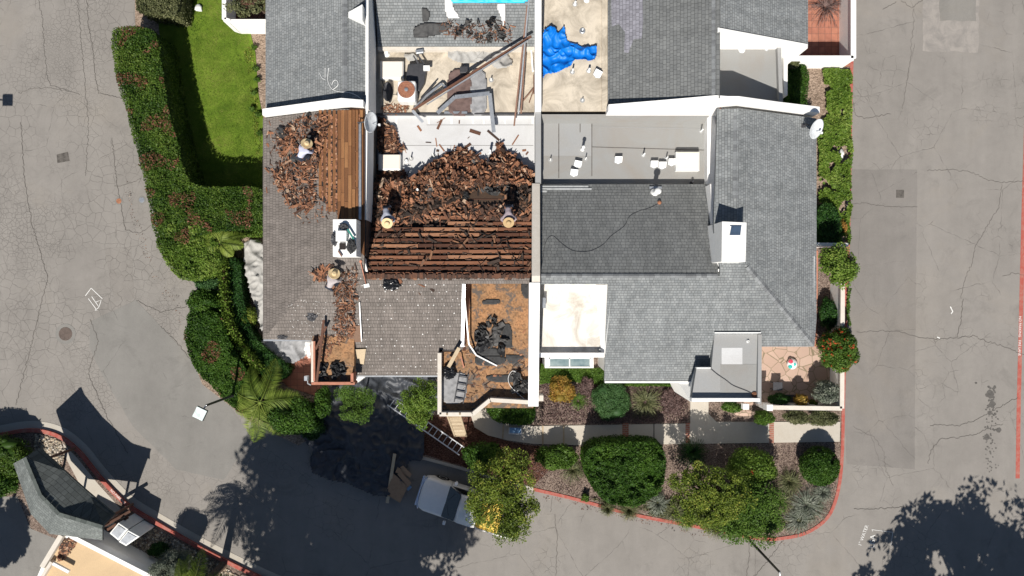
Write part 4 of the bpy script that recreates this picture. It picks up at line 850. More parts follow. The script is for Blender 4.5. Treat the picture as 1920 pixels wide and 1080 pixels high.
# the party wall between left and right units, stepping along the roofs
pw = thing('party_wall', 'long narrow white party wall running down between the stripped and finished roofs', 'wall', (1, 0, 0))
coping('coping', [P(1009, -200, 6.2), P(1009, 60, 4.9), P(1009, 86, 4.6), P(1009, 207, 4.4)], .27, 1, 'parapet', pw, z0=2.9); coping('coping', [P(1009, 207, 4.15), P(1009, 344, 4.05)], .25, 1, 'grey_light', pw, z0=2.9)
coping('coping', [P(1005, 344, 4.1), P(1005, 517, 5.75), P(1005, 532, 5.7)], .34, 1, 'cream', pw, z0=2.9); coping('coping', [P(1002.5, 530, 5.75), P(1000, 762, 4.3)], .44, 1, 'parapet', pw, z0=.1)
MB().box(P(1011, 745, 3.3), (.35, .25, .6)).obj('bracket', 'cream', pw)
# chimney of the left unit
c = chimney(lu, [(624, 411), (668, 411), (668, 481), (624, 481)], 6.6, 4.2)
MB().box(P(641, 443, 6.75), (.42, .42, .3)).obj('flue_cap', 'white_metal', c); MB().box(P(642, 462, 6.66), (.24, .26, .06)).obj('flue_opening', 'dark', c)
# ================================================================== THINGS ON THE ROOFS
G_UP = lambda x, y: P(x, y, 3.5)
# hedged debris: one heap per place, nobody could count it
def heap(name, label, mb, mat): o = mb.obj(name, mat); return tag(o, label, 'debris', kind='stuff')
zmix = lambda x, y: (P(x, y, 3.1+.36*min(1, max(0, (y-296)/50))) if y < 346 else on(x, y, Np))
big = [(688, 352), (700, 345), (740, 342), (775, 335), (800, 318), (812, 303), (828, 300), (840, 288), (850, 292), (862, 278), (885, 283), (895, 300), (915, 305), (930, 285), (937, 270), (948, 287), (965, 292), (975, 308), (990, 318), (1000, 328), (998, 348), (970, 345), (930, 346), (885, 350), (860, 362), (830, 372), (790, 380), (760, 390), (690, 392)]
hp = lambda x, y: (.35+.65*max(0, 1-abs(y-335)/60))*(.55+.9*max(0, noise.noise(Vector((x*.03, y*.04, 2)))+.35))
heap('shake_debris', 'big heap of torn cedar shakes between battens and pale flat roof', scraps(3900, big, zmix, (.1, .4), (.02, .11), .012, .4, .5, pf=hp), 'shake')
heap('shake_debris', 'darkest broken pieces of the big shake heap by the party wall', scraps(2000, [(690, 350), (820, 330), (900, 320), (1000, 330), (1000, 370), (985, 395), (960, 385), (930, 352), (880, 360), (840, 385), (780, 405), (690, 415)], zmix, (.1, .42), (.03, .13), .012, .3, .3, pf=hp), 'shake_dark')
heap('shake_debris', 'brown shakes lying flat around the two workers above the battens', scraps(420, [(688, 385), (840, 372), (905, 385), (998, 385), (996, 415), (850, 408), (688, 425)], lambda x, y: on(x, y, Np), (.12, .4), (.04, .12), .012, .08, .05), 'shake')
heap('shake_debris', 'few stray dark splinters lying across the lowest battens', scraps(110, [(690, 420), (998, 400), (998, 512), (686, 512)], lambda x, y: on(x, y, Np), (.15, .4), (.03, .07), .012, .12), 'shake_dark')
def felt(n, poly, zf, name, label, sz=(.25, .6)):
    mb = MB(); s = sample(poly, n)
    for x, y in s:
        p = zf(x, y); k = 10; R0 = random.uniform(*sz)/2; h0 = random.uniform(.03, .2); r = random.random(); a0 = random.random()*6; el = random.uniform(.45, .9); ca, sa = math.cos(a0), math.sin(a0)
        def pt(rad, j): q = a0+j*6.283/k; u = math.cos(q)*rad; v_ = math.sin(q)*rad*el; return (p.x+u*ca-v_*sa, p.y+u*sa+v_*ca, p.z+h0+random.uniform(-.09, .11))
        r1 = [pt(R0*random.uniform(.4, .6), j) for j in range(k)]; r2 = [pt(R0*random.choice([.75, 1., 1.25]), j) for j in range(k)]
        mb.add([(p.x, p.y, p.z+h0)]+r1+r2, [(0, 1+j, 1+(j+1) % k) for j in range(k)]+[(1+j, 1+k+j, 1+k+(j+1) % k) for j in range(k)]+[(1+j, 1+k+(j+1) % k, 1+(j+1) % k) for j in range(k)], r)
    o = mb.obj(name, 'felt'); return tag(o, label, 'debris', kind='stuff')
felt(110, [(690, 350), (820, 318), (860, 300), (1000, 335), (995, 390), (950, 360), (850, 375), (740, 390), (690, 410)], zmix, 'felt_debris', 'crumpled grey roofing felt mixed into the big shake heap')
wz = lambda x, y: on(x, y, LW)
wp = [(540, 235), (565, 218), (590, 214), (612, 218), (618, 235), (600, 300), (590, 330), (596, 375), (580, 400), (555, 395), (535, 375), (518, 345), (512, 320), (530, 300), (515, 255)]
heap('shake_debris', 'orange heap of stripped shakes beside the worker on the west wing', scraps(1050, wp, wz, (.08, .34), (.015, .07), .012, .3, .14), 'shake')
heap('shake_debris', 'fine splinters fanning out over the grey west slope', scraps(260, [(505, 230), (610, 215), (625, 300), (640, 400), (600, 415), (560, 420), (505, 330)], wz, (.08, .25), (.015, .05), .01, .12), 'shake')
felt(9, [(525, 240), (600, 220), (610, 260), (590, 330), (545, 300)], wz, 'felt_debris', 'black felt scraps in the heap on the west wing', (.3, .8))
sz_ = lambda x, y: on(x, y, S)
sp = [(622, 515), (668, 500), (672, 520), (668, 560), (664, 600), (668, 625), (640, 640), (622, 612), (632, 580), (626, 545)]
heap('shake_debris', 'light splintered shakes strewn below the squatting worker', scraps(480, sp, sz_, (.06, .32), (.012, .05), .01, .25, .1), 'shake')
heap('shake_debris', 'broken shakes behind the worker beside the left chimney', scraps(90, [(588, 512), (612, 505), (625, 495), (620, 525), (590, 525)], sz_, (.15, .45), (.04, .12), .012, .2, .08), 'shake')
heap('shake_debris', 'pale splinters spilled in the corner by the left satellite dish', scraps(420, [(707, 222), (722, 225), (735, 240), (746, 255), (742, 268), (760, 278), (745, 288), (710, 285)], lambda x, y: P(x, y, 3.1), (.12, .4), (.02, .08), .01, .3, .22), 'shake')
heap('shake_debris', 'shakes burying the lower edge of the hatch on the pale flat roof', scraps(200, [(704, 310), (735, 312), (770, 325), (740, 345), (704, 345)], lambda x, y: P(x, y, 3.1), (.12, .4), (.03, .1), .01, .3, .2), 'shake')
heap('shake_debris', 'twigs and splinters on the upper shingle slope', scraps(300, [(820, 45), (850, 38), (880, 48), (905, 44), (930, 34), (965, 52), (955, 84), (925, 78), (900, 84), (870, 70), (830, 68)], lambda x, y: on(x, y, UM), (.05, .3), (.008, .035), .008, .2, .08), 'shake')
felt(20, [(850, 40), (930, 38), (960, 60), (930, 85), (880, 75), (850, 60)], lambda x, y: on(x, y, UM), 'felt_debris', 'small dark felt scraps on the upper shingle slope', (.15, .4))
heap('shake_debris', 'straw and splinters on the beige flat roof by the condenser', scraps(120, [(715, 195), (770, 195), (760, 212), (715, 212)], lambda x, y: P(x, y, 3.5), (.08, .3), (.01, .04), .008, .15), 'shake')
felt(13, [(885, 610), (925, 600), (950, 630), (960, 660), (900, 660)], lambda x, y: P(x, y, 3.68), 'felt_debris', 'torn black felt patch on the bare deck', (.4, .8))
felt(12, [(595, 690), (630, 680), (655, 700), (650, 715), (595, 715)], lambda x, y: P(x, y, 4.1), 'felt_debris', 'torn black felt in the entrance deck corner', (.3, .6))
felt(10, [(965, 700), (988, 700), (988, 745), (960, 735)], lambda x, y: P(x, y, 3.7), 'felt_debris', 'tangle of black felt strips by the white party wall', (.3, .6))
heap('shake_debris', 'splinters on the bare decking of the open deck', scraps(160, [(875, 640), (990, 620), (990, 750), (870, 750)], lambda x, y: P(x, y, 3.7), (.05, .25), (.01, .05), .008, .1), 'shake')
heap('shake_debris', 'broken wood along the left edge of the entrance deck', scraps(110, [(590, 612), (640, 615), (640, 640), (600, 680), (588, 680)], lambda x, y: P(x, y, 4.12), (.1, .4), (.02, .07), .01, .15), 'shake')
for q, lab in [([(879, 654), (905, 651), (944, 655), (942, 667), (890, 666)], 'long black felt strip across the open deck'), ([(895, 667), (945, 668), (947, 680), (925, 687), (893, 684)], 'ragged black felt piece low on the open deck'), ([(948, 665), (982, 666), (974, 680), (955, 682)], 'short black felt piece near the white wall'), ([(976, 533), (993, 533), (993, 560), (980, 556)], 'black felt corner at the top of the open deck'), ([(915, 703), (967, 702), (966, 716), (935, 718), (913, 712)], 'felt strip beside the pale hose'), ([(832, 704), (872, 700), (876, 730), (868, 754), (832, 754)], 'worn grey felt in the deck corner under the dark ladder'), ([(941, 612), (958, 608), (961, 650), (944, 648)], 'upright black felt strip mid deck'), ([(905, 562), (935, 560), (937, 570), (907, 572)], 'faint felt patch high on the open deck')]:  # the dark ladder is the added bars that draw a ladder's shadow
    tag(cloth(q, 3.7, .03, 'greycloth' if 'worn' in lab else 'felt', 'felt_sheet', res=.04, seed=len(lab), base=.015), lab, 'felt sheet')
# single loose pieces that can be told apart as pieces
def loose(poly, n, zf, group, label, L=(.2, .45), W=(.04, .12), mat='shake', name='cedar_shake'):
    for x, y in sample(poly, n):
        m = scraps(1, [(x-1, y-1), (x+1, y-1), (x+1, y+1), (x-1, y+1)], zf, L, W, .012, .08); o = m.obj(name, mat); tag(o, label, 'shake', group)
loose([(740, 225), (900, 225), (895, 275), (840, 300), (790, 320), (765, 300)], 14, lambda x, y: P(x, y, 3.1), 'loose shakes on the pale flat roof', 'single loose cedar shake lying on the pale flat roof')
loose([(500, 225), (520, 225), (515, 330), (530, 390), (500, 380)], 7, wz, 'loose shakes on the grey west slope', 'single loose shake lying on the weathered west slope near its eave')
loose([(690, 520), (860, 520), (860, 550), (690, 550)], 6, sz_, 'loose shakes below the bared battens', 'single loose shake lying just below the bared battens')
loose([(910, 255), (990, 250), (990, 290), (930, 275)], 5, lambda x, y: P(x, y, 3.1), 'loose shakes near the party wall', 'single loose shake on the pale roof beside the party wall')

# skylights (curb + dome)
def skylight(px, z, label):
    p = [Q(x, y, z+.35) for x, y in px]; t = thing('roof_hatch', label, 'roof hatch', (p[0][0], p[0][1], z)); q = Vector((sum(a for a, _ in p)/4, sum(b_ for _, b_ in p)/4))
    MB().prism(p, z, z+.3).obj('curb', 'white_metal', t, bevel=.01); MB().prism([(q.x+(a-q.x)*.96, q.y+(b_-q.y)*.96) for a, b_ in p], z+.3, z+.36).obj('lid', 'dome', t, bevel=.03)
skylight([(1268, 284), (1312, 284), (1312, 320), (1268, 320)], 3.1, 'cream square roof hatch on the grey flat roof')
skylight([(712, 114), (756, 114), (756, 147), (712, 147)], 3.5, 'cream square roof hatch beside the round fan condenser')
skylight([(709, 289), (751, 289), (751, 319), (709, 319)], 3.1, 'white roof hatch half buried in shakes at the dish corner')
# condenser
p = P(762, 170, 4.3); t = thing('air_conditioner', 'white square condenser with round brown fan grille on beige roof', 'air conditioner', (p.x, p.y, 3.5))
MB().box((p.x, p.y, 3.9), (.8, .9, .8), rz=-.02).obj('casing', 'white_metal', t, bevel=.09); MB().lathe([(.36, 0), (.36, .02), (.001, .02)], (p.x, p.y+.04, 4.3), 28).obj('fan_well', 'rust', t)
m = MB()
for k in range(18): a = k*6.283/18; m.beam((p.x+.08*math.cos(a), p.y+.04+.08*math.sin(a), 4.335), (p.x+.36*math.cos(a+.25), p.y+.04+.36*math.sin(a+.25), 4.335), .012, .012)
for r in (.2, .3, .36): m.tube([(p.x+r*math.cos(a*6.283/24), p.y+.04+r*math.sin(a*6.283/24), 4.338) for a in range(25)], .008, 4)
m.obj('fan_guard', 'copper', t); MB().lathe([(.08, 0), (.08, .03), (.001, .04)], (p.x, p.y+.04, 4.33), 14).obj('fan_hub', 'galv', t)
p = P(727, 172, 3.6); t = thing('satellite_dish', 'dark grey round dish laid flat between hatch and condenser', 'satellite dish', (p.x, p.y, 3.5)); MB().lathe([(.001, .06), (.25, .1), (.27, .12), (.25, .08), (.001, .03)], (p.x, p.y, 3.5), 24, sx=.85, sy=1.6).obj('reflector', 'dark_metal', t, True); MB().beam((p.x-.1, p.y, 3.6), (p.x-.25, p.y+.5, 3.65), .04, .04).obj('arm', 'dark_metal', t)
# black sheet with wheel legs, like a toppled grill
t = thing('barbecue_grill', 'toppled black barbecue with folded legs behind the white condenser', 'grill', P(777, 140, 3.5)); m = MB(); m.prism([Q(765, 120, 3.8), Q(793, 118, 3.8), Q(800, 128, 3.8), Q(796, 155, 3.8), Q(786, 172, 3.8), Q(760, 150, 3.8)], 3.5, 3.85); m.obj('body', 'dark_metal', t, bevel=.05)
MB().beam(P(781, 100, 3.9), P(797, 122, 3.8), .06, .05).obj('leg', 'dark_metal', t); MB().beam(P(775, 104, 3.9), P(786, 122, 3.8), .06, .05).obj('leg', 'dark_metal', t); m = MB(); m.box(P(787, 97, 3.9), (.35, .18, .18), rz=.15); m.obj('burner', 'galv', t, bevel=.03); MB().box(P(800, 128, 3.9), (.28, .22, .1)).obj('side_shelf', 'white_metal', t)
# satellite dishes on arms
def dish(label, c, z, tgt, size, foot):
    p = P(c[0], c[1], z); t = thing('satellite_dish', label, 'satellite dish', foot); n = Vector(tgt).normalized(); M = n.to_track_quat('Z', 'Y').to_matrix()
    MB().lathe([(.001, 0), (size*.5, .03), (size*.9, .1), (size, .125), (size*.98, .1), (size*.5, .0), (.001, -.03)], p, 32, sy=1.15, M=M).obj('reflector', plain('dish_enamel', (.6, .62, .64), .5), t, True)
    MB().tube([foot, Vector(foot)+Vector((0, 0, .35)), p-n*.05], .03, 7).obj('mast', 'dark_metal', t, True); MB().tube([p-n*.03+Vector((0, 0, -.3)), p+n*.45+Vector((0, 0, -.25))], .015, 6).obj('feed_arm', 'galv', t); MB().box(p+n*.47+Vector((0, 0, -.22)), (.08, .08, .1)).obj('feed_horn', 'white_metal', t)
    MB().box(Vector(foot)+Vector((0, 0, .04)), (.2, .16, .04)).obj('foot_plate', 'dark_metal', t)
dish('light grey satellite dish on the roof corner above the garden', (1527, 240), 4.9, (.62, -.55, .75), .42, on(1506, 236, E))
dish('pale satellite dish seen edge-on over the white party wall', (691, 228), 5.9, (.92, -.25, .3), .43, on(674, 234, LE))
# vents
def vent(px, py, z, h, r, label, cap=None, group='small vent pipes on the flat roofs', base=.1, mat='white_metal'):
    b0 = P(px, py, z) if not isinstance(z, tuple) else on(px, py, z); t = thing('vent_pipe', label, 'vent', b0, group); m = MB().lathe([(r*1.8, 0), (r*1.7, .02), (r, .1), (r, h), (r*.7, h), (r*.7, h-.02), (.001, h-.03)], b0, 12); m.obj('pipe', mat, t, True)
    MB().lathe([(base*1.1, 0), (base*1.05, .012), (.001, .013)], b0, 16).obj('flashing', 'grey_light', t)
    if cap: MB().lathe([(cap, h-.02), (cap*.95, h+.05), (cap*.4, h+.11), (.001, h+.12)], b0, 14).obj('cap', mat, t, True)
for x, y, h, r, lab in [(1032, 300, .28, .025, 'thin stub vent at the left end of the grey flat roof'), (1098, 298, .33, .025, 'thin vent just right of the tall capped vent'), (1206, 291, .38, .035, 'single vent in the middle of the grey flat roof'), (1249, 297, .35, .03, 'vent standing between the cowls near the hatch'), (1314, 246, .38, .03, 'vent in the upper right corner of the grey flat roof')]: vent(x, y, 3.1, h, r, lab)
vent(1092, 280, 3.1, .55, .06, 'tall capped vent near the seam of the grey flat roof', .085)
vent(1228, 362, Np, .7, .1, 'large capped flue on the dark grey slope', .15, None, .2)
MB_ = MB().box(on(1229, 352, Np)+Vector((0, 0, .03)), (.55, .1, .02)); tag(MB_.obj('flashing_strip', 'galv'), 'short metal flashing strip above the large capped flue', 'flashing')
vent(1347, 291, 3.3, .1, .05, 'low pipe stub on the white cap left of the east ridge', None, None) if False else None
for x, y, h, r, lab in [(771, 297, .33, .03, 'slim vent nearest the buried hatch on the pale roof'), (813, 292, .4, .03, 'slim vent standing clear in the middle of the pale roof'), (762, 302, .12, .06, 'short wide vent hard by the buried hatch'), (919, 287, .55, .06, 'tallest vent on the pale roof behind the shake heap'), (932, 305, .3, .04, 'vent poking out of the shake heap')]: vent(x, y, 3.1, h, r, lab)
for x, y, h, r, lab in [(1073, 135, .42, .035, 'vent just below the crumpled blue tarp'), (1104, 133, .3, .05, 'vent to the right under the blue tarp end'), (1092, 188, .2, .025, 'lowest small vent on the long beige roof'), (1078, 8, .3, .045, 'topmost left vent of the long beige roof'), (1100, 0, .15, .08, 'wide vent at the top edge of the long beige roof'), (1092, 58, .06, .08, 'flat oval vent cap on the long beige roof')]: vent(x, y, 3.9, h, r, lab, mat='white_metal' if y != 58 else 'galv')
vent(1391, 93, 4.1, .12, .09, 'blue-rimmed round vent in the upper right courtyard roof'); vent(1437, 92, 4.1, .1, .04, 'tiny vent near the courtyard roof corner'); vent(725, 101, 3.5, .16, .09, 'round vent above the cream hatch', group=None); vent(1124, 655, 3.7, .2, .02, 'thin pipe at the lower edge of the white coated roof', group=None); vent(1402, 640, 4.15, .06, .04, 'small stub on the entrance flat roof', group=None)
vent(921, 150, 3.5, .25, .03, 'short vent left of the dark steel bars', group=None); vent(785, 358, Np, .5, .05, 'pipe with round collar sticking out of the battens', group=None); vent(1297, 342, 3.1, .25, .05, 'dark pipe in the shadow under the eave', mat='dark_metal', group=None)
def cowl(px, py, z, az, label, s=.3):
    b0 = P(px, py, z); t = thing('roof_cowl', label, 'vent', b0, 'white metal roof cowls'); M = Matrix.Rotation(az, 4, 'Z'); m = MB(); sh = [(-.5, .45), (.5, .45), (.5, -.25), (.2, -.35), (0, -.48), (-.2, -.35), (-.5, -.25)]
    xy = [(b0.x+(M @ Vector((a*s, c*s, 0))).x, b0.y+(M @ Vector((a*s, c*s, 0))).y) for a, c in sh]; zt = [z+.24, z+.24, z+.12, z+.08, z+.05, z+.08, z+.12]; m.prism(xy, z, zt); m.obj('hood', 'white_metal', t, bevel=.01)
    MB().prism([(b0.x+(M @ Vector((a*s*1.12, c*s*1.12, 0))).x, b0.y+(M @ Vector((a*s*1.12, c*s*1.12, 0))).y) for a, c in sh], z, z+.012).obj('flashing', 'galv', t)
for x, y, a, lab in [(1159, 301, 0, 'lone white cowl in the middle of the grey flat roof'), (1226, 309, 0, 'left one of three white cowls near the hatch'), (1241, 311, 0, 'middle one of three white cowls near the hatch'), (1259, 305, 0, 'white cowl touching the cream hatch'), (1083, 309, -.2, 'upper of two tilted cowls near the vent row'), (1076, 325, -.12, 'lower of two tilted cowls by the eave shadow'), (1120, 140, -.5, 'small cowl at the lower end of the beige roof')]: cowl(x, y, 3.1 if x != 1120 else 3.9, a, lab, .33)
# timbers and frames on the upper flat roof
def bar(label, pts, w, h, mat, name, cat, group=None):
    pts = [P(*p) for p in pts]; t = MB()
    for a, b_ in zip(pts[:-1], pts[1:]): t.beam(a, b_, w, h)
    return tag(t.obj(name, mat), label, cat, group)
bar('long brown steel beam leaning diagonally over the grey sheets', [(773, 207, 3.75), (996, 68, 4.6)], .09, .09, 'brownwood', 'steel_beam', 'beam')
bar('second thinner brown beam doubling the diagonal one', [(800, 196, 3.85), (990, 76, 4.75)], .05, .05, 'galv', 'steel_beam', 'beam')
bar('leftmost upright brown beam along the party wall', [(964, 236, 3.75), (990, 0, 4.6)], .07, .07, 'brownwood', 'steel_beam', 'beam')
bar('middle upright grey beam along the party wall', [(972, 214, 3.8), (992, -5, 4.7)], .06, .06, 'galv', 'steel_beam', 'beam')
bar('right upright dark brown beam along the party wall', [(977, 213, 3.8), (985, 80, 4.2)], .07, .07, 'brownwood', 'steel_beam', 'beam')
bar('white board lying close to the party wall', [(999, 135, 3.7), (995, 75, 3.8)], .07, .05, 'white_metal', 'board', 'board')
bar('short brown stick leaning toward the party wall', [(1001, 176, 3.7), (1001, 140, 3.7)], .05, .05, 'brownwood', 'stick', 'stick'); bar('thin brown stick lying aslant near the wall', [(980, 190, 3.55), (1001, 165, 3.6)], .05, .04, 'brownwood', 'stick', 'stick'); bar('lower thin stick beside the aslant one', [(992, 193, 3.55), (1000, 170, 3.6)], .04, .04, 'brownwood', 'stick', 'stick')
bar('bent galvanised channel frame arching over the grey sheets', [(820, 212, 3.75), (853, 182, 3.8), (918, 175, 3.85), (926, 248, 3.7)], .17, .06, 'galv', 'bent_channel', 'metal channel')
bar('short galvanised channel pointing down from the roof step', [(773, 207, 3.8), (793, 229, 3.6)], .12, .06, 'galv', 'metal_channel', 'channel')
bar('folded galvanised channel pair near the condenser', [(775, 206, 3.7), (797, 182, 3.7), (828, 157, 3.75), (843, 170, 3.7)], .09, .06, 'galv', 'metal_channel', 'channel'); bar('thin dark channel beside the folded pair', [(786, 190, 3.8), (818, 154, 3.8)], .05, .05, 'dark_metal', 'metal_channel', 'channel')
bar('flat galvanised strip along the roof step', [(833, 211, 3.56), (876, 211, 3.56)], .1, .03, 'galv', 'metal_strip', 'strip')
cloth([(842, 137), (882, 138), (882, 212), (841, 211)], 3.5, .12, 'browncloth', 'tarpaulin', 'brownish crumpled sheet lying under the diagonal beam', 'tarpaulin', seed=2)
cloth([(883, 137), (911, 138), (912, 210), (883, 212)], 3.5, .12, 'greycloth', 'tarpaulin', 'light grey crumpled sheet right of the brown one', 'tarpaulin', seed=3)
tag(MB().box(P(870, 132, 3.7), (.35, .28, .3)).obj('metal_box', 'dark_metal', bevel=.02), 'small dark metal box at the head of the brown sheet', 'box')
cloth([(841, 95), (870, 92), (895, 90), (910, 100), (900, 118), (868, 122), (842, 112)], 3.5, .35, 'dropcloth', 'torn_insulation', 'torn white insulation heap at the slope foot', 'insulation', seed=5)
cloth([(890, 92), (930, 90), (955, 105), (962, 125), (935, 133), (915, 120), (890, 112)], 3.5, .35, 'dropcloth', 'torn_insulation', 'torn white insulation under the diagonal beam top', 'insulation', seed=6)
cloth([(756, 103), (775, 100), (785, 112), (768, 118)], 3.5, .2, 'dropcloth', 'torn_insulation', 'small torn white scrap behind the toppled barbecue', 'insulation', seed=8)
UMz = UM
cloth([(845, -10), (983, -10), (983, 9), (940, 8), (860, 10), (848, 6)], UM, .1, 'cyantarp', 'blue_tarp', 'bright cyan tarp across the top edge', 'tarp', seed=9, base=.06)
cloth([(832, -6), (848, -6), (850, 10), (862, 30), (862, 36), (838, 34)], UM, .06, 'whitecloth', 'white_sheet', 'white plastic sheet hanging left below the cyan tarp', 'sheet', seed=10, base=.04)
cloth([(930, 8), (948, 8), (949, 35), (944, 52), (938, 34)], UM, .06, 'whitecloth', 'white_sheet', 'pointed white plastic strip below the cyan tarp', 'sheet', seed=11, base=.04)
cloth([(777, 52), (800, 42), (830, 42), (850, 50), (826, 66), (778, 74)], UM, .12, 'felt', 'felt_roll', 'rolled dark grey felt lying on the upper shingle slope', 'felt roll', seed=12, base=.05)
cloth([(792, 14), (808, 22), (803, 42), (791, 40)], UM, .1, 'felt', 'felt_sheet', 'dark grey felt flap above the felt roll', 'felt sheet', seed=13, base=.04)
bt_ = [(1017, 70), (1024, 55), (1040, 52), (1046, 62), (1058, 52), (1063, 75), (1080, 82), (1098, 90), (1117, 88), (1118, 108), (1110, 117), (1092, 116), (1078, 115), (1068, 128), (1045, 138), (1028, 142), (1023, 143), (1017, 148)]
cloth(bt_, 3.9, .42, 'bluetarp', 'blue_tarp', 'crumpled bright blue tarp on the long beige roof', 'tarp', seed=14, res=.035, sc=1.35)
# bags, tools, bucket
def blob(name, label, cat, c, r, mat, lump=.5, seed=0, sub=4):
    bm = bmesh.new(); bmesh.ops.create_icosphere(bm, subdivisions=sub, radius=1); vs = []
    for v in bm.verts:
        d = v.co.normalized(); n1 = noise.noise(d*2.2+Vector((seed, 0, 0))); n2 = abs(noise.noise(d*5+Vector((seed, 4, 0)))); k = 1+lump*.4*n1-lump*.6*n2; p = Vector((d.x*r[0]*k, d.y*r[1]*k, max(-r[2]*.9, d.z*r[2]*k)))+Vector(c)+Vector((0, 0, r[2]*.9)); vs.append(p)
    fs = [tuple(v.index for v in f.verts) for f in bm.faces]; bm.free(); return tag(MB().add(vs, fs).obj(name, mat, smooth=False), label, cat)
blob('bin_bag', 'shiny black bin bag on the weathered slope below the battens', 'bag', on(735, 534, S), (.37, .26, .16), 'bag', .8, 1); blob('bin_bag', 'shiny black bin bag in the corner of the open deck', 'bag', P(843, 697, 3.7), (.3, .32, .2), 'bag', .8, 2)
blob('glove_pair', 'dark crumpled gloves near the lower left eave', 'gloves', on(585, 594, S), (.22, .2, .06), 'dark_metal', 1.4, 3); blob('cloth_rag', 'small dark rag by the lower left roof edge', 'rag', on(530, 632, S), (.22, .1, .05), 'dark_metal', 1.2, 4)
a = on(677, 492, S); b_ = on(687, 533, S); t = thing('shovel', 'orange-handled roofing shovel lying on the weathered slope', 'shovel', b_)
MB().tube([a+Vector((0, 0, .08)), b_+Vector((0, 0, .08))], .022, 7).obj('handle', 'terracotta', t, True); MB().box(b_+Vector((.02, -.06, .06)), (.24, .16, .02), rz=.2).obj('blade', 'white_metal', t); MB().lathe([(.05, 0), (.06, .03), (.001, .03)], a+Vector((0, .03, .07)), 10).obj('grip', 'terracotta', t)
# stuff heaped on the chimney top: jackets, bag, tool
blob('tool_bag', 'black tool bag on the left part of the left chimney top', 'tool bag', P(628, 449, 6.6), (.14, .28, .1), 'dark_metal', .9, 5); blob('jacket', 'dark crumpled jacket on the right part of the left chimney top', 'jacket', P(660, 462, 6.6), (.2, .3, .12), 'felt', .9, 6); blob('dark_bag', 'small dark bag at the back of the left chimney top', 'bag', P(645, 425, 6.6), (.2, .12, .12), 'dark_metal', .9, 7)
bar('teal crowbar lying on the left chimney top', [(652, 430, 6.78), (663, 448, 6.78)], .07, .05, 'teal', 'crowbar', 'crowbar'); bar('brown hammer near the front edge of the left chimney top', [(634, 470, 6.68), (641, 481, 6.68)], .05, .04, 'brownwood', 'hammer', 'hammer')
p = on(787, 357, Np)
# boards leaning by the entrance deck
bar('longer dark brown board standing over the entrance deck edge', [(594, 716, 4.6), (607, 600, 4.75)], .1, .05, 'brownwood', 'plank', 'plank'); bar('shorter dark brown board crossing the entrance deck corner', [(592, 655, 4.5), (612, 612, 4.75)], .09, .05, 'brownwood', 'plank', 'plank')
bar('thin white rail running down the weathered slope', [(674, 567, 4.9), (678, 640, 4.2)], .04, .03, 'white_metal', 'metal_rail', 'rail')
t = tag(MB().slab([on(x, y, S)+Vector((0, 0, .06)) for x, y in [(653, 612), (676, 610), (678, 641), (652, 642)]], .03, (0, -1)).obj('shake_panel', wood('brown_shakes2', [(.2, (.08, .05, .035)), (.8, (.2, .12, .08))])), 'square of old brown shakes above the entrance deck', 'roof panel')
tag(MB().slab([on(x, y, S)+Vector((0, 0, .1)) for x, y in [(661, 655), (687, 654), (683, 683), (660, 678)]], .04, (0, -1)).obj('board_square', 'lumber'), 'square pale plywood offcut on the slope by the entrance deck', 'plywood')
bar('pale plank leaning at the open deck corner', [(841, 688, 4.2), (861, 652, 4.4)], .16, .04, 'lumber', 'plank', 'plank'); bar('white bent gutter pipe lying across the open deck', [(871, 560, 4.9), (879, 645, 4.1), (893, 666, 3.8), (932, 686, 3.76)], .06, .05, 'white_metal', 'gutter_pipe', 'pipe')
bar('small pinkish shim near the open deck corner', [(864, 668, 3.9), (870, 690, 3.8)], .05, .03, 'terracotta', 'shim', 'shim')
t = thing('air_hose', 'thin pale hose looped by the felt tangle on the open deck', 'hose', P(960, 720, 3.7)); MB().tube([P(x, y, 3.78) for x, y in smooth_line([(983, 748), (968, 735), (956, 722), (953, 708), (960, 696), (970, 700), (978, 715), (974, 730), (960, 738)], 5)], .014, 5).obj('tube', 'white_metal', t, True)
t = thing('air_hose', 'dark hose loop beside the white party wall', 'hose', P(975, 690, 3.7)); MB().tube([P(x, y, 3.78) for x, y in smooth_line([(960, 692), (972, 682), (983, 686), (978, 694), (966, 695)], 5, True)], .014, 5).obj('tube', 'dark_metal', t, True)
# ladders
def ladder(name, label, a, b_, w, n, mat, rail=.035, rung=.015, deep=.07, wrung=None):
    a = Vector(a); b_ = Vector(b_); d = (b_-a); L = d.length; x = d/L; side = x.cross(Vector((0, 0, 1))).normalized(); t = thing(name, label, 'ladder', a)
    for s in (-1, 1): MB().beam(a+side*s*w/2, b_+side*s*w/2, rail, deep).obj('rail', mat, t)
    for i in range(n): c = a+d*(i+.5)/n; MB().beam(c-side*w/2, c+side*w/2, wrung or rung*2, rung*2).obj('rung', mat, t)
ladder('ladder', 'long aluminium ladder lying on the ground by the tree', P(731, 752, .35), P(866, 846, .35), .44, 15, 'alu', .045)
ladder('ladder', 'pale wooden ladder leaning against the open deck parapet', P(864, 818, .15), P(850, 776, 4.2), .56, 13, 'lumber', .07, .02, .08, .09)
ladder('ladder', 'dark ladder-shaped bars in place of a ladder shadow on the open deck', P(860, 755, 3.8), P(870, 700, 3.8), .4, 4, 'dark_metal', .05, .02, .04)  # added dark bars that draw a ladder's cast shadow on the deck
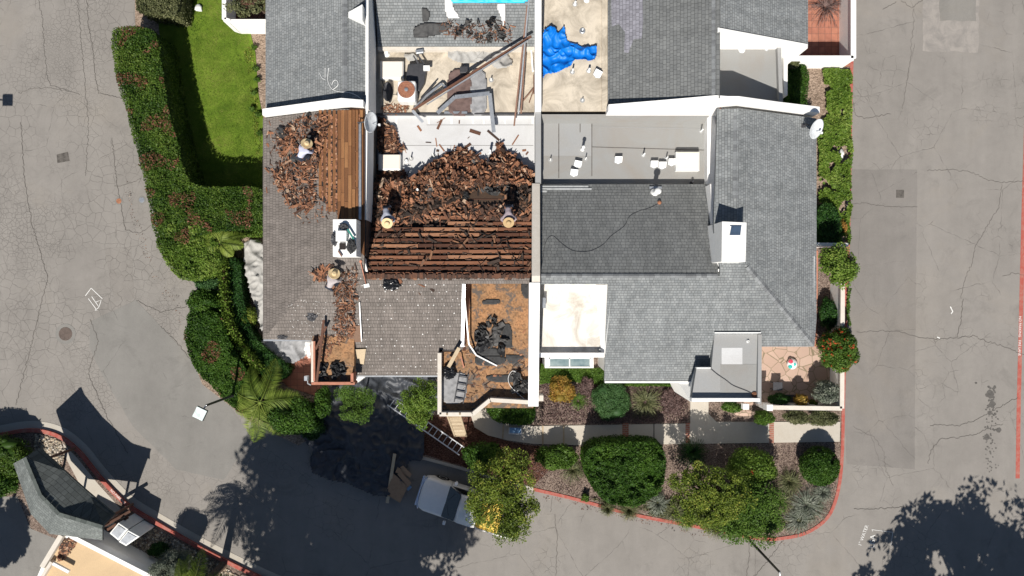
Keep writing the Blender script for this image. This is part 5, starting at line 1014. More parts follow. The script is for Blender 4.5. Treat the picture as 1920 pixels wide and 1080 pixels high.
# ================================================================== PEOPLE
def skin(name, chains, mat, parent, subd=2):
    """chains: list of lists of (point, radius); joints at equal points are merged"""
    vs = []; rs = []; es = []; key = {}
    for ch in chains:
        prev = None
        for p, r in ch:
            k = tuple(round(c, 3) for c in p)
            if k not in key: key[k] = len(vs); vs.append(Vector(p)); rs.append(r)
            i = key[k]
            if prev is not None and prev != i: es.append((prev, i))
            prev = i
    me = bpy.data.meshes.new(name); o0 = ORG[parent]; me.from_pydata([v-o0 for v in vs], es, []); o = bpy.data.objects.new(name, me); COL.objects.link(o)
    sk = o.modifiers.new('skin', 'SKIN'); sk.use_smooth_shade = True
    for i, r in enumerate(rs): me.skin_vertices[0].data[i].radius = (r, r) if not isinstance(r, tuple) else r
    me.skin_vertices[0].data[0].use_root = True
    ss = o.modifiers.new('sub', 'SUBSURF'); ss.levels = subd; ss.render_levels = subd
    dg = bpy.context.evaluated_depsgraph_get(); dg.update(); m2 = bpy.data.meshes.new_from_object(o.evaluated_get(dg)); bpy.data.objects.remove(o)
    m2.materials.clear(); m2.materials.append(MT[mat]); m2.shade_smooth(); o = bpy.data.objects.new(name, m2); COL.objects.link(o); o.parent = parent; ORG[o] = o0; return o
def person(label, foot, az, shirt, hat, bend=1., crouch=0., spread=0., armdir=0.):
    """foot: point between the feet on the roof, az: facing, bent over and working with the hands"""
    t = thing('person', label, 'person', foot); o = Vector(foot); Rm = Matrix.Rotation(az, 3, 'Z')
    W = lambda x, y, z: tuple(o+Rm @ Vector((x, y, z)))
    hz = .88-.38*crouch; hx = -.12-.1*crouch; pel = W(hx, 0, hz)
    ct, st = math.cos(bend), math.sin(bend)      # trunk direction
    tr = lambda d, y, n=0: W(hx+d*st+n*-ct*0, y, hz+d*ct+n)
    chest = tr(.3, 0); up = tr(.45, 0); neck = tr(.54, 0); hc = tr(.68, 0, .03)
    ch = [[(pel, (.13, .16)), (tr(.15, 0), (.12, .15)), (chest, (.13, .17)), (up, (.12, .15)), (neck, .06), (hc, .095), (tr(.75, 0, .05), .08)]]
    L = {}
    for s in (-1, 1):
        sh = tr(.45, s*.19); el = W(hx+.47*st+.04, s*(.27+spread), hz+.45*ct-.24); wr = W(hx+.47*st+.2+armdir*s*.08, s*.17, hz+.45*ct-.42)
        hip = W(hx, s*.09, hz-.03); kn = W(.12+.12*crouch, s*(.13+.06*crouch), .46); an = W(-.02, s*.13, .09); toe = W(.16, s*.14, .04)
        ch.append([(up, (.12, .15)), (sh, .065), (el, .045), (wr, .03)]); ch.append([(pel, (.13, .16)), (hip, .1), (kn, .062), (an, .042), (toe, .04)]); L[s] = (sh, el, wr, hip, kn, an, toe)
        # a curled hand: palm, four unequal bent fingers, thumb
        wv = Vector(wr); f = (Rm @ Vector((.55, 0, -.6))).normalized(); sd_ = Rm @ Vector((0, 1, 0)); pm = wv+f*.07; ch.append([(wr, .03), (tuple(pm), .034)])
        for j, ln in enumerate((.062, .075, .07, .055)):
            r0 = pm+sd_*(j-1.5)*.021+f*.02; r1 = r0+f*ln*.55; r2 = r1+(f*.2-Rm @ Vector((.6, 0, .5)))*ln*.6; ch.append([(tuple(pm), .034), (tuple(r0), .01), (tuple(r1), .009), (tuple(r2), .008)])
        th = wv+f*.03-sd_*s*.035; ch.append([(tuple(pm), .034), (tuple(th), .012), (tuple(th+f*.04-sd_*s*.01), .009)])
    skin('body', ch, 'skin', t)
    for s in (-1, 1):   # ears and nose sit on the head under the hat
        pass
    h = Vector(hc); fw = (Rm @ Vector((st, 0, ct))).normalized(); face = (Rm @ Vector((ct*.9+.2, 0, -st))).normalized(); sdv = Rm @ Vector((0, 1, 0)); m = MB()
    for s in (-1, 1): m.box(h+sdv*s*.098, (.03, .02, .05))
    m.box(h+face*.105, (.03, .03, .04)); m.obj('face_feature', 'skin', t); m = MB(); vs, fs = icomesh(h+fw*.02-face*.015, (.104, .104, .104), 2, .05); m.add(vs, fs); m.obj('hair', 'dark_metal', t, True)
    up2 = {k: v for k, v in L.items()}
    sc = [[(tr(.02, 0), (.145, .18)), (tr(.15, 0), (.14, .175)), (chest, (.15, .2)), (up, (.14, .18)), (tr(.5, 0), .09)]]
    for s in (-1, 1): sh, el, wr, *_ = L[s]; sc.append([(up, (.14, .18)), (sh, .082), (el, .06), (tuple(Vector(el).lerp(Vector(wr), .8)), .045)])
    skin('shirt', sc, shirt, t)
    tc = [[(pel, (.145, .175)), (tr(.08, 0), (.14, .17))]]
    for s in (-1, 1): _, _, _, hip, kn, an, toe = L[s]; tc.append([(pel, (.145, .175)), (hip, .115), (kn, .075), (tuple(Vector(an)+Vector((0, 0, .05))), .06)])
    skin('trousers', tc, 'jeans', t)
    m = MB()
    for s in (-1, 1): an = Vector(L[s][5]); m.box(an+Rm @ Vector((.07, 0, -.035)), (.27, .1, .1), rz=az)
    m.obj('boots', 'boots', t, bevel=.03)
    if hat:
        n = (fw*.55+Vector((0, 0, .85))).normalized(); M = n.to_track_quat('Z', 'Y').to_matrix(); c = h+n*.045
        b = MB().lathe([(.1, .0), (.17, -.006), (.225, .008), (.24, .022), (.235, .03), (.2, .012), (.1, .01)], c, 28, M=M).obj('hat', hat, t, True)
        MB().lathe([(.105, 0), (.1, .07), (.08, .105), (.04, .115), (.001, .1)], c, 20, sx=1.1, M=M).obj('hat_crown', hat, b, True); MB().lathe([(.112, .008), (.11, .03), (.1, .03), (.1, .008)], c, 20, sx=1.08, M=M).obj('hat_band', 'straw_dark', b)
    return t
def onz(x, y, pl): v = on(x, y, pl); return v
person('worker in pale blue shirt and straw hat stooping on the west wing', on(575, 296, LW)+Vector((0, 0, .02)), R(55), 'shirt_blue', 'straw', 1.25, .5)
person('worker in grey-blue shirt and straw hat at the left of the battens', on(731, 399, Np)+Vector((0, 0, .02)), R(-82), 'shirt_grey', 'straw', 1.3, 0)
person('worker in mauve-grey shirt and tan hat beside the party wall', on(953, 397, Np)+Vector((0, 0, .02)), R(-88), 'shirt_mauve', 'straw_dark', 1.35, 0, .05)
person('worker in dusty pale shirt squatting just below the left chimney', on(628, 532, S)+Vector((0, 0, .02)), R(62), 'shirt_tan', 'straw', 1.15, .7)

# ================================================================== GROUND LEVEL THINGS
cloth([(560, 800), (600, 740), (640, 712), (700, 702), (760, 703), (820, 705), (822, 760), (800, 800), (795, 858), (770, 865), (755, 900), (722, 930), (650, 905), (590, 885), (586, 845)], .03, .55, 'blacktarp', 'black_tarp', 'wrinkled black plastic sheet spread over road and bed below the eave', 'tarp', res=.06, sc=1.0, seed=21)
cloth([(586, 848), (640, 840), (725, 842), (738, 865), (724, 928), (650, 905), (588, 883)], .07, .28, 'blacktarp', 'black_tarp', 'lower lobe of black sheeting ending at the pale plank', 'tarp', res=.06, sc=1.3, seed=22)
bar('long pale plank lying on the black sheet', [(740, 851, .35), (726, 943, .2)], .15, .05, 'lumber', 'plank', 'plank')
t = thing('cardboard', 'flattened brown cardboard box with cut flaps on the road', 'cardboard', P(745, 910, .1)); MB().prism([Q(738, 888, .3), Q(765, 912, .3), Q(750, 943, .3), Q(722, 926, .3)], .28, .3).obj('panel', 'cardboard', t)
for k, (a, b_, c, d) in enumerate([((741, 886), (745, 876), (762, 884), (769, 894)), ((750, 876), (756, 873), (772, 889), (768, 896)), ((745, 889), (752, 884), (772, 905), (766, 913))]): MB().prism([Q(*q, .32) for q in (a, b_, c, d)], .3+.02*k, .312+.02*k).obj('flap', 'cardboard', t)
tag(MB().box(P(767, 915, .1), (.25, .14, .02), rz=.8).obj('paper_note', 'bluebox'), 'small pale blue carton beside the cardboard', 'carton')
t = thing('storage_box', 'shallow blue plastic box with white rim on the footpath', 'box', P(966, 807, .15)); MB().box(P(966, 807, .3), (.66, .36, .25), rz=-.05).obj('body', 'whitecloth', t, bevel=.03); MB().box(P(966, 807, .43), (.54, .26, .03), rz=-.05).obj('lid', 'bluebox', t, bevel=.02)
# pickup
def pickup():
    ax = (Vector(Q(790, 922, .9))-Vector(Q(900, 957, .9))).normalized(); a = math.atan2(ax.y, ax.x); f = Vector(Q(786, 921, .75)); L = 4.9
    c0 = Vector((f.x, f.y, 0))-Vector((ax.x, ax.y, 0))*L/2; M = Matrix.Rotation(a, 3, 'Z'); t = thing('pickup_truck', 'silver pickup with dark windscreen parked under the yellow-green tree', 'pickup truck', c0)
    W = lambda x, y, z: c0+M @ Vector((x, y, z)); hw = .84
    def loft(secs, name, mat, par=t, close=True):
        mb = MB(); n = len(secs[0]); vs = [W(*p) for s in secs for p in s]; fs = []
        for i in range(len(secs)-1):
            for k in range(n-1): fs.append((i*n+k, i*n+k+1, (i+1)*n+k+1, (i+1)*n+k))
        fs += [tuple(range(n))[::-1], tuple(range((len(secs)-1)*n, len(secs)*n))]; return mb.add(vs, fs).obj(name, mat, par, True)
    def sec(x, w_, zt, zb=.35, cr=.08): return [(x, -w_, zb), (x, -w_*1.02, .62), (x, -w_*.97, zt-cr), (x, -w_*.8, zt-.01), (x, 0, zt+.02), (x, w_*.8, zt-.01), (x, w_*.97, zt-cr), (x, w_*1.02, .62), (x, w_, zb)]
    bd = loft([sec(2.4, .62, .72), sec(2.3, .76, .84), sec(2.0, hw, .93), sec(1.1, hw, 1.0), sec(1.0, hw, 1.0)], 'hood', 'carpaint'); loft([sec(1.0, hw, 1.0), sec(-.6, hw, 1.0)], 'body', 'carpaint')
    loft([[(x, -w_, .98), (x, -w_*.93, z), (x, 0, z+.03), (x, w_*.93, z), (x, w_, .98)] for x, w_, z in [(.5, .68, 1.4), (.3, .72, 1.5), (-.35, .72, 1.51), (-.55, .72, 1.42)]], 'cab_roof', 'carpaint')
    def sheet_(pts, name, mat): mb = MB(); q = [W(*p) for p in pts]; n = (q[1]-q[0]).cross(q[2]-q[0]).normalized()*.012; mb.add([p+n for p in q]+[p-n for p in q], [(0, 1, 2, 3), (7, 6, 5, 4), (0, 4, 5, 1), (1, 5, 6, 2), (2, 6, 7, 3), (3, 7, 4, 0)]); return mb.obj(name, mat, t)
    sheet_([(1.08, -.76, 1.0), (1.08, .76, 1.0), (.47, .64, 1.46), (.47, -.64, 1.46)], 'windscreen', 'carglass'); sheet_([(-.6, .72, 1.02), (-.6, -.72, 1.02), (-.5, -.62, 1.42), (-.5, .62, 1.42)], 'rear_window', 'carglass')
    for s in (-1, 1):
        sheet_([(.95, s*.79, 1.01), (-.5, s*.79, 1.01), (-.45, s*.7, 1.42), (.45, s*.7, 1.42)], 'side_window', 'carglass'); m = MB(); m.box(W(.85, s*.98, 1.05), (.14, .2, .14), rz=a); m.obj('wing_mirror', 'carpaint', t, bevel=.03)
        m = MB(); m.box(W(2.3, s*.6, .7), (.1, .3, .16), rz=a); m.obj('headlight', 'glass', t, bevel=.03); m = MB(); m.box(W(-2.43, s*.74, .75), (.05, .14, .3), rz=a); m.obj('tail_light', 'red', t)
        for x in (1.55, -1.5):
            wh = MB().lathe([(.22, -.11), (.33, -.1), (.35, -.04), (.35, .04), (.33, .1), (.22, .11)], W(x, s*.76, .35), 24, M=M @ Matrix.Rotation(math.pi/2, 3, 'X')).obj('wheel', 'rubber', t, True); MB().lathe([(.2, -.11), (.21, .115), (.05, .09), (.001, .09)], W(x, s*.76, .35), 16, M=M @ Matrix.Rotation(-s*math.pi/2, 3, 'X')).obj('rim', 'alu', wh)
        MB().box(W(-1.55, s*.8, .72), (1.85, .07, .56), rz=a).obj('bed_side', 'carpaint', t, bevel=.02)
    MB().box(W(-2.45, 0, .72), (.07, 1.6, .56), rz=a).obj('tailgate', 'carpaint', t, bevel=.02); MB().box(W(-1.55, 0, .5), (1.85, 1.56, .06), rz=a).obj('bed_floor', 'rubber', t); m = MB(); m.box(W(2.43, 0, .52), (.12, 1.5, .16), rz=a); m.obj('bumper', 'chrome', t, bevel=.04)
    q = MB()
    for i in range(9): u = -1+2*i/8; q_ = W(2.46-.1*u*u, u*.8, .8)
    q.tube([W(2.44-.16*abs(u)**2.2, u*.8, .78) for u in [-1, -.75, -.5, -.25, 0, .25, .5, .75, 1]], .035, 6); q.obj('bonnet_trim', 'chrome', t, True)
    for s in (-1, 1): MB().beam(W(.98, s*.1, 1.08), W(.75, s*.55, 1.26), .02, .02).obj('wiper', 'rubber', t)
    y_ = thing('crate', 'yellow plastic tub riding in the pickup bed', 'tub', W(-1.15, 0, .55)); m = MB(); m.box(W(-1.15, 0, .85), (1.0, 1.3, .6), rz=a); m.obj('body', 'yellow', y_, bevel=.06); m = MB()
    for s in (-1, 1): m.box(W(-1.15+s*.5, 0, 1.14), (.07, 1.36, .05), rz=a); m.box(W(-1.15, s*.66, 1.14), (1.0, .07, .05), rz=a)
    m.obj('rim', 'yellow', y_, bevel=.02)
pickup()
# street lamps
def lamp(label, base, top, head, hz=.0, rot=.3):
    t = thing('street_lamp', label, 'street lamp', base); MB().tube([base, Vector(base).lerp(Vector(top), .5), top], [.075, .06, .05], 10).obj('pole', 'dark_metal', t, True)
    MB().tube([top, (Vector(top)+Vector(head))/2+Vector((0, 0, .05)), head], .03, 8).obj('arm', 'galv', t, True); hd = MB().box(Vector(head)+Vector((0, 0, .02)), (.5, .5, .12), rz=rot).obj('lamp_head', 'dark_metal', t, bevel=.02); MB().box(Vector(head)+Vector((0, 0, .09)), (.47, .47, .03), rz=rot).obj('lamp_cover', plain('lamp_cover_white', (.62, .7, .68), .5), hd)
lamp('grey street lamp with square white head rising from the flowering hedge', P(460, 733, 0), P(387, 760, 4.4), P(376, 775, 4.5), rot=-.45)
lamp('grey street lamp leaning past the bottom kerb with its head cut off', P(1397, 1004, 0), P(1462, 1073, 4.5), P(1464, 1100, 4.6))
lamp('street lamp outside the picture whose square head shades the left road', (-27.0, 5.6, 0), (-27.0, 5.6, 4.5), (-25.6, 5.5, 4.55), rot=0)
# low garden walls on the right
gw = thing('garden_wall', 'low white garden wall round the lower right flagstone patio', 'wall', P(1578, 765), 'garden walls')
coping('coping', [P(1580.5, 528, 1.35), P(1579, 766, 1.35), P(1432, 764, 1.35)], .2, .1, 'cream', gw); coping('wall', [P(1580.5, 528, 1.3), P(1579, 766, 1.3), P(1432, 764, 1.3)], .16, 1, 'stucco', gw, z0=.05)
MB().box(P(1440, 763, 1.6), (.28, .28, .5)).obj('pier', 'stucco', gw); MB().box(P(1397, 762, 1.4), (.28, .25, .3)).obj('pier', 'stucco', gw)
t = thing('garden_wall', 'short white garden wall crossing the strip beside the citrus tree', 'wall', P(1560, 458), 'garden walls'); coping('wall', [P(1528, 458, 1.5), P(1591, 459, 1.5)], .16, 1, 'stucco', t, z0=.05)
struct('patio', pxprism([(1395, 630), (1560, 630), (1572, 760), (1395, 760)], .1, .13), 'flagstone'); struct('patio_edge', pxprism([(1523, 470), (1534, 470), (1532, 650), (1522, 650)], .1, .14), 'terracotta')
struct('patio', pxprism([(500, 640), (600, 640), (600, 745), (540, 725), (500, 690)], .05, .09), 'tiles')
t = thing('beach_ball', 'deflated red, white and teal beach ball on the flagstones', 'beach ball', P(1484, 682, .13)); MB().lathe([(.001, 0), (.2, .02), (.27, .1), (.2, .2), (.001, .24)], P(1484, 682, .13), 18).obj('ball', 'white_metal', t, True)
for dx, dy, mt, rr in [(-.02, .1, 'ballred', .12), (.14, -.03, 'ballteal', .1), (-.04, -.14, 'ballteal', .11)]: p = P(1484, 682, .34)+Vector((dx, dy, .0)); MB().lathe([(rr, -.04), (rr*.8, .015), (.001, .03)], p, 10).obj('panel', mt, t)
for i, (x, y) in enumerate([(1475, 745), (1452, 722)]): p = P(x, y, .13); t = thing('garden_stool', ['dark metal bench in the shade of the lower patio wall', 'dark chair in the shade near the entrance corner'][i], 'seat', p); MB().box(p+Vector((0, 0, .45)), (1.1 if i == 0 else .45, .4, .05)).obj('seat', 'dark_metal', t); [MB().box(p+Vector((sx*(.5 if i == 0 else .19), sy*.16, .22)), (.04, .04, .44)).obj('leg', 'dark_metal', t) for sx in (-1, 1) for sy in (-1, 1)]
tag(MB().add(*icomesh(P(1577, 288, .2), (.13, .22, .15), 2, .5)).obj('boulder', 'white_metal', smooth=True), 'white painted boulder in the ivy beside the red kerb', 'rock'); tag(MB().add(*icomesh(P(373, 15, .15), (.2, .17, .13), 2, .5)).obj('boulder', 'white_metal', smooth=True), 'white rock lying on the bright lawn', 'rock')
tag(MB().add(*icomesh(P(1395, 772, .12), (.5, .22, .06), 2, .5)).obj('stepping_stone', 'flagstone', smooth=True), 'flat pink stepping stone in the bed by the entrance', 'stone')
# top-left walled planter
t = thing('garden_wall', 'white walled corner planter beside the lawn at the top', 'wall', P(425, 40), 'garden walls'); coping('wall', [P(420, -200, 1.5), P(420, 36, 1.5), P(432, 40, 1.5), P(500, 40, 1.5)], .2, 1, 'stucco', t, z0=.05)
MB().prism([Q(423, -200, .3), Q(520, -200, .3), Q(520, 36, .3), Q(423, 36, .3)], .05, .3).obj('planter_soil', 'mulch_red', t)
tree('shrub_tree', 'small olive tree spilling over the white planter corner', Q(480, 8, 2), 2.2, (1.35, .9, .8), 'leaf_olive', 2600, .06, 10)
# vine fence
pts = [Q(x, y, 1.5) for x, y in smooth_line([(415, 490), (418, 540), (424, 590), (440, 630), (462, 665), (485, 690)], 5)]
t = thing('vine_fence', 'curving fence overgrown with pale green vine beside the dark hedge', 'fence', (pts[0][0], pts[0][1], 0)); r = ribbon(pts, .05, .05, 1.35); r.obj('panel', 'brownwood', t)
C = []; N = []
for i in range(6500):
    k = random.randint(0, len(pts)-2); u = random.random(); p = Vector(pts[k]).lerp(Vector(pts[k+1]), u); C.append((p.x+random.gauss(0, .11), p.y+random.gauss(0, .11), random.uniform(.2, 1.62)**.8*1.1)); N.append((random.gauss(0, 1), random.gauss(0, 1), .5))
T, B = leafdirs(np.array(N), .06, .6, .9); quads('vine', np.array(C), T, B, 'leaf_bright', t, rng.beta(2, 2, len(C)))
# drop cloths
cloth([(460, 458), (494, 452), (510, 520), (520, 600), (500, 625), (484, 605), (474, 560), (463, 510)], .4, .55, 'dropcloth', 'drop_cloth', 'long off-white drop cloth hanging along the west wall', 'drop cloth', seed=31, sc=1.2); cloth([(494, 636), (580, 636), (583, 650), (575, 668), (550, 682), (510, 678), (498, 668)], .5, .5, 'greycloth', 'drop_cloth', 'grey drop cloth bunched over the terracotta below the west eave', 'drop cloth', seed=32, sc=.9)
cloth([(572, 640), (586, 640), (586, 668), (580, 672), (572, 655)], 1.6, .5, 'whitecloth', 'drop_cloth', 'small white cloth heap beside the entrance deck', 'drop cloth', seed=33)
# ================================================================== SHELTER AND LOW BUILDING, bottom left
sh = thing('shelter', 'angled shelter with green-grey shingle roof at the lower left kerb', 'shelter', P(120, 920)); RG = [(46, 858), (76, 929), (111, 964), (192, 988)]; EV = [(74, 840), (121, 883), (163, 921), (215, 964)]; SWe = [(25, 869), (58, 964), (93, 1001), (192, 1013)]
for i in range(3):
    for side, L2, z2, nm in ((0, EV, 2.45, 'roof'), (1, SWe, 2.5, 'roof')):
        a, b_ = P(*RG[i], 3.25), P(*RG[i+1], 3.25); c, d = P(*L2[i+1], z2), P(*L2[i], z2); dn = (c+d-a-b_) if side else Vector((.67, .74, 0)); dn.z = 0; MB().slab([a, b_, c, d], .1, (dn.x, dn.y)).obj(nm, 'shingle_g_shade' if side == 0 else shingle('sunlit_green_shingles', (.175, .19, .183), (.13, .142, .137)), sh)  # darker shingles on the shaded side, paler copy on the sunlit side
    a, b_ = P(*RG[i], 3.27), P(*RG[i+1], 3.27); n = int((b_-a).length/.25)
    m = MB()
    for k in range(n): c = a.lerp(b_, (k+.5)/n); m.box(c, (.27, .16, .03), rz=math.atan2((b_-a).y, (b_-a).x), ry=-.06)
    m.obj('ridge_cap', rndmat('green_ridge', [(0, (.07, .08, .075)), (1, (.12, .135, .125))], rough=.9, spec=.2), sh)
for x, y in [(82, 862), (198, 974), (58, 905), (96, 966), (175, 995)]: MB().beam(Vector((P(x, y, 2.5).x, P(x, y, 2.5).y, .1)), P(x, y, 2.5), .1, .1).obj('post', 'brownwood', sh)
cb = thing('utility_cabinet', 'left white steel utility cabinet beside the shelter end', 'cabinet', P(222, 985), 'white utility cabinets'); cb2 = thing('utility_cabinet', 'right white steel utility cabinet nearest the red kerb', 'cabinet', P(240, 990), 'white utility cabinets')
def cab(t, px):
    z = 1.6; MB().prism([Q(x, y, z) for x, y in px], .1, z).obj('body', 'white_metal', t, bevel=.02); cx = sum(p[0] for p in px)/4; cy = sum(p[1] for p in px)/4
    MB().prism([Q(cx+(x-cx)*.75, cy+(y-cy)*.75, z) for x, y in px], z, z+.03).obj('lid', 'galv', t)
cab(cb, [(205, 1000), (222, 980), (240, 992), (222, 1014)]); cab(cb2, [(222, 1016), (240, 994), (262, 1006), (236, 1024)])
bar('upper brown log stacked between shelter and cabinets', [(198, 985, 1.2), (245, 958, 1.2)], .12, .1, 'brownwood', 'log', 'log'); bar('lower brown log stacked between shelter and cabinets', [(202, 993, 1.1), (240, 970, 1.1)], .12, .1, 'brownwood', 'log', 'log')
lb = thing('low_building', 'low building with tan flat roof and white parapet at the bottom', 'building', P(150, 1060)); AA = [(115, 1004), (148, 1006), (330, 1105), (330, 1200), (0, 1300), (40, 1150), (80, 1062)]
MB().prism([Q(x, y, 1.5) for x, y in [(113, 1004), (150, 1004), (380, 1130), (330, 1300), (0, 1300), (40, 1150), (78, 1062)]], .1, 1.5).obj('wall', 'stucco', lb); MB().prism([Q(x, y, 1.52) for x, y in [(120, 1010), (150, 1012), (360, 1128), (330, 1290), (10, 1290), (45, 1150), (84, 1066)]], 1.5, 1.52).obj('flat_roof', 'tan_roof', lb)
coping('parapet', [P(78, 1064, 1.8), P(114, 1004, 1.8)], .22, .5, 'cream', lb); coping('parapet', [P(132, 1005, 1.8), P(380, 1132, 1.8)], .2, .5, 'parapet', lb); coping('parapet', [P(60, 1110, 1.78), P(96, 1054, 1.78)], .14, .4, 'cream', lb); MB().beam(P(100, 1056, 1.85), P(130, 1072, 1.85), .14, .12).obj('roof_pipe', 'white_metal', lb)
m = scraps(180, [(116, 1010), (135, 1010), (145, 1018), (120, 1050), (105, 1055)], lambda x, y: P(x, y, 1.52), (.05, .12), (.04, .09), .01, .2); heap('dry_leaves', 'dry brown leaves heaped in the corner of the tan flat roof', m, 'shake')

# ================================================================== HEDGES, TREES AND SHRUBS
hedge('hedge', 'tall L-shaped clipped hedge with reddish tips between road and lawn', [(209, 60), (222, 50), (262, 48), (290, 62), (300, 110), (315, 200), (330, 260), (345, 320), (365, 345), (400, 350), (495, 356), (495, 420), (470, 428), (440, 432), (380, 440), (340, 460), (300, 470), (285, 420), (262, 310), (230, 190), (212, 120)], 2.3, .05, 'leaf_hedge', 46000, .05, mat2='leaf_hedge_red', n2=7000, n2thr=.2)
hedge('hedge', 'short yellow-green hedge block at the top beside the lawn', [(252, -60), (330, -60), (333, 20), (318, 28), (260, 20), (252, 5)], 1.7, .05, 'leaf_olive', 9000, .05)
hedge('hedge', 'bright variegated end of the tall hedge by the road', [(300, 440), (330, 415), (370, 420), (405, 450), (412, 490), (395, 515), (350, 526), (318, 505), (298, 470)], 2.2, .05, 'leaf_bright', 11000, .055, lum=.25)
hedge('hedge', 'rounded flowering hedge where the left street lamp stands', [(345, 635), (352, 605), (380, 585), (410, 590), (430, 640), (458, 690), (480, 720), (482, 770), (465, 778), (430, 760), (390, 720), (362, 690)], 1.6, .05, 'leaf_dark', 22000, .05, mat2='leaf_hedge_red', n2=3000, n2thr=.2)
hedge('hedge', 'narrow dark hedge between the vine fence and the west wall', [(424, 492), (448, 490), (455, 560), (470, 620), (500, 655), (540, 690), (520, 715), (485, 700), (455, 660), (432, 600), (422, 540)], 1.1, .05, 'leaf_deep', 15000, .05, lum=.2)
hedge('hedge', 'low bright hedge strip against the upper white wall end', [(436, 432), (495, 432), (495, 443), (438, 443)], 1.2, .05, 'leaf_bright', 1500, .045)
def B(name, label, cat, px, py, rx, ry, h, mat, n, size=.055, z=.1, **k):
    s = (H-h*.6)/F; c = Q(px, py, h*.6); return bush(name, label, cat, c, (rx*s, ry*s, h/1.9), z, mat, n, size, **k)
B('bush', 'loose dark bush by the road between the two hedges', 'bush', 385, 565, 38, 26, 1.5, 'leaf_dark', 4500); B('juniper', 'blue-green feathery shrub at the tall hedge foot', 'bush', 390, 528, 28, 18, 1.3, 'leaf_juniper', 2800, .04)
B('bush', 'small bush left of the vine fence base', 'bush', 372, 600, 20, 20, 1.3, 'leaf_dark', 1500)
B('bush', 'large glossy bush behind the queen palm fronds', 'bush', 548, 778, 50, 42, 2.0, 'leaf_dark', 8500, .06); B('bush', 'dark bush between palm and the black sheet', 'bush', 508, 760, 40, 36, 1.6, 'leaf_deep', 5000, .055)
B('bush', 'narrow upright shrub below the entrance deck', 'bush', 608, 755, 16, 32, 1.6, 'leaf_dark', 3000); B('bush', 'dark shrub at the upper edge of the black sheet', 'bush', 588, 800, 26, 24, 1.2, 'leaf_deep', 2500)
tree('young_tree', 'feathery green tree standing in the black plastic sheet', Q(670, 752, 1.8), 2.2, (.98, 1.0, .7), 'leaf_mid', 9000, .045, 16, lumpsz=.28, asp=.35, tr=.05)
tree('young_tree', 'bright leafy tree hiding the middle of the long ladder', Q(790, 752, 2.0), 2.4, (1.0, 1.15, .8), 'leaf_bright', 11000, .045, 18, lumpsz=.3, tr=.05)
palm('queen_palm', 'palm with bright yellow-green fronds beside the street lamp', Q(484, 756, 2.2), .05, 1.9, 9, 2.0, .7, 1.3, leafl=.62, azs=[14, -14, -62, -88, -112, -145, 60, 120, 165]); palm('palm', 'small palm with arching fronds at the hedge corner', Q(410, 455, 2.2), .05, 2.0, 8, 1.15, .6, .8, az0=-.7, leafl=.36, span=5)
palm('palm', 'palm at the bottom kerb casting the frond shadow on the road', Q(420, 1058, 0), .05, 3.7, 15, 1.9, .7, 1.6, az0=.3, leafl=.55, tr=.16)
B('bush', 'yellow-tipped plant beside the west drop cloth', 'plant', 468, 592, 18, 22, .9, 'leaf_yellow', 1500); clump('grass_clump', 'yellowish strappy plant in front of the drop cloth', Q(470, 600, .5), .1, .55, .6, 'leaf_yellow', 90)
for i, (x, y) in enumerate([(478, 90), (482, 130), (478, 175), (486, 215), (488, 250), (474, 205), (484, 60+90)]): B('seedling', 'small green seedling in the bare soil along the upper west wall', 'plant', x, y, 7, 6, .25, 'leaf_mid', 120, .04, lumps=3, stems=False, group='seedlings in the bare soil')
# lower left
B('round_bush', 'clipped dark round bush at the far left by the shelter', 'bush', 25, 855, 42, 38, 1.3, 'leaf_hedge', 7000); B('bush', 'second dark bush below the round one at the left edge', 'bush', 5, 905, 34, 30, 1.2, 'leaf_dark', 3500)
B('silver_shrub', 'silvery flowering shrub beside the low building', 'shrub', 322, 1060, 38, 32, 2.3, 'leaf_silver', 5000, .035); B('bush', 'low dark shrub in the stones by the silvery one', 'bush', 300, 1030, 20, 16, .5, 'leaf_deep', 3000, .035)
B('round_bush', 'bush off the left edge shading the kerb', 'bush', -20, 835, 60, 30, 1.6, 'leaf_hedge', 3000)
# front bed below the footpath
tree('street_tree', 'yellow-green tree hanging over the pickup bed', Q(943, 925, 2.6), 3.1, (1.9, 2.3, 1.25), 'leaf_yellow', 24000, .05, 30, lumpsz=.23, tr=.1)
B('bush', 'dark green bush under the top of the yellow-green tree', 'bush', 905, 852, 42, 28, 1.7, 'leaf_dark', 5000); B('bush', 'clipped low bush right of the street tree', 'bush', 1045, 857, 40, 26, 1.2, 'leaf_mid', 5500)
clump('grass_clump', 'strappy grass clump left of the big square shrub', Q(1075, 882, .3), .1, .75, .5, 'leaf_olive', 170); B('bush', 'tiny red-leaved plant on the lower kerb', 'plant', 1097, 932, 9, 8, .4, 'leaf_mid', 250, .04, lumps=4)
hedge('square_shrub', 'big boxy dark green shrub in the middle of the front bed', [(1098, 850), (1115, 836), (1160, 830), (1230, 832), (1246, 850), (1248, 895), (1235, 925), (1205, 945), (1165, 950), (1135, 940), (1108, 910), (1096, 880)], 1.9, .1, 'leaf_dark', 20000, .055, lum=.4, cat='shrub')
cover('groundcover', 'pale grass tufts along the front kerb', [(1220, 950), (1290, 955), (1400, 985), (1400, 1000), (1300, 980), (1215, 965)], .12, .25, 'leaf_olive', 1800, .05)
tree('street_tree', 'broad yellow-green tree in the right part of the front bed', Q(1322, 925, 2.2), 2.6, (2.0, 1.75, .9), 'leaf_yellow', 22000, .05, 30, lumpsz=.25, tr=.09)
B('camellia', 'glossy rounded camellia bush with a few pink flowers', 'bush', 1408, 876, 48, 42, 2.0, 'leaf_bright', 9000, .055, core=.85)
tree('street_tree', 'dense green tree at the bottom of the front bed', Q(1408, 965, 2.1), 2.0, (1.75, 1.45, 1.0), 'leaf_mid', 20000, .05, 22, lumpsz=.34, open_=False, tr=.09)
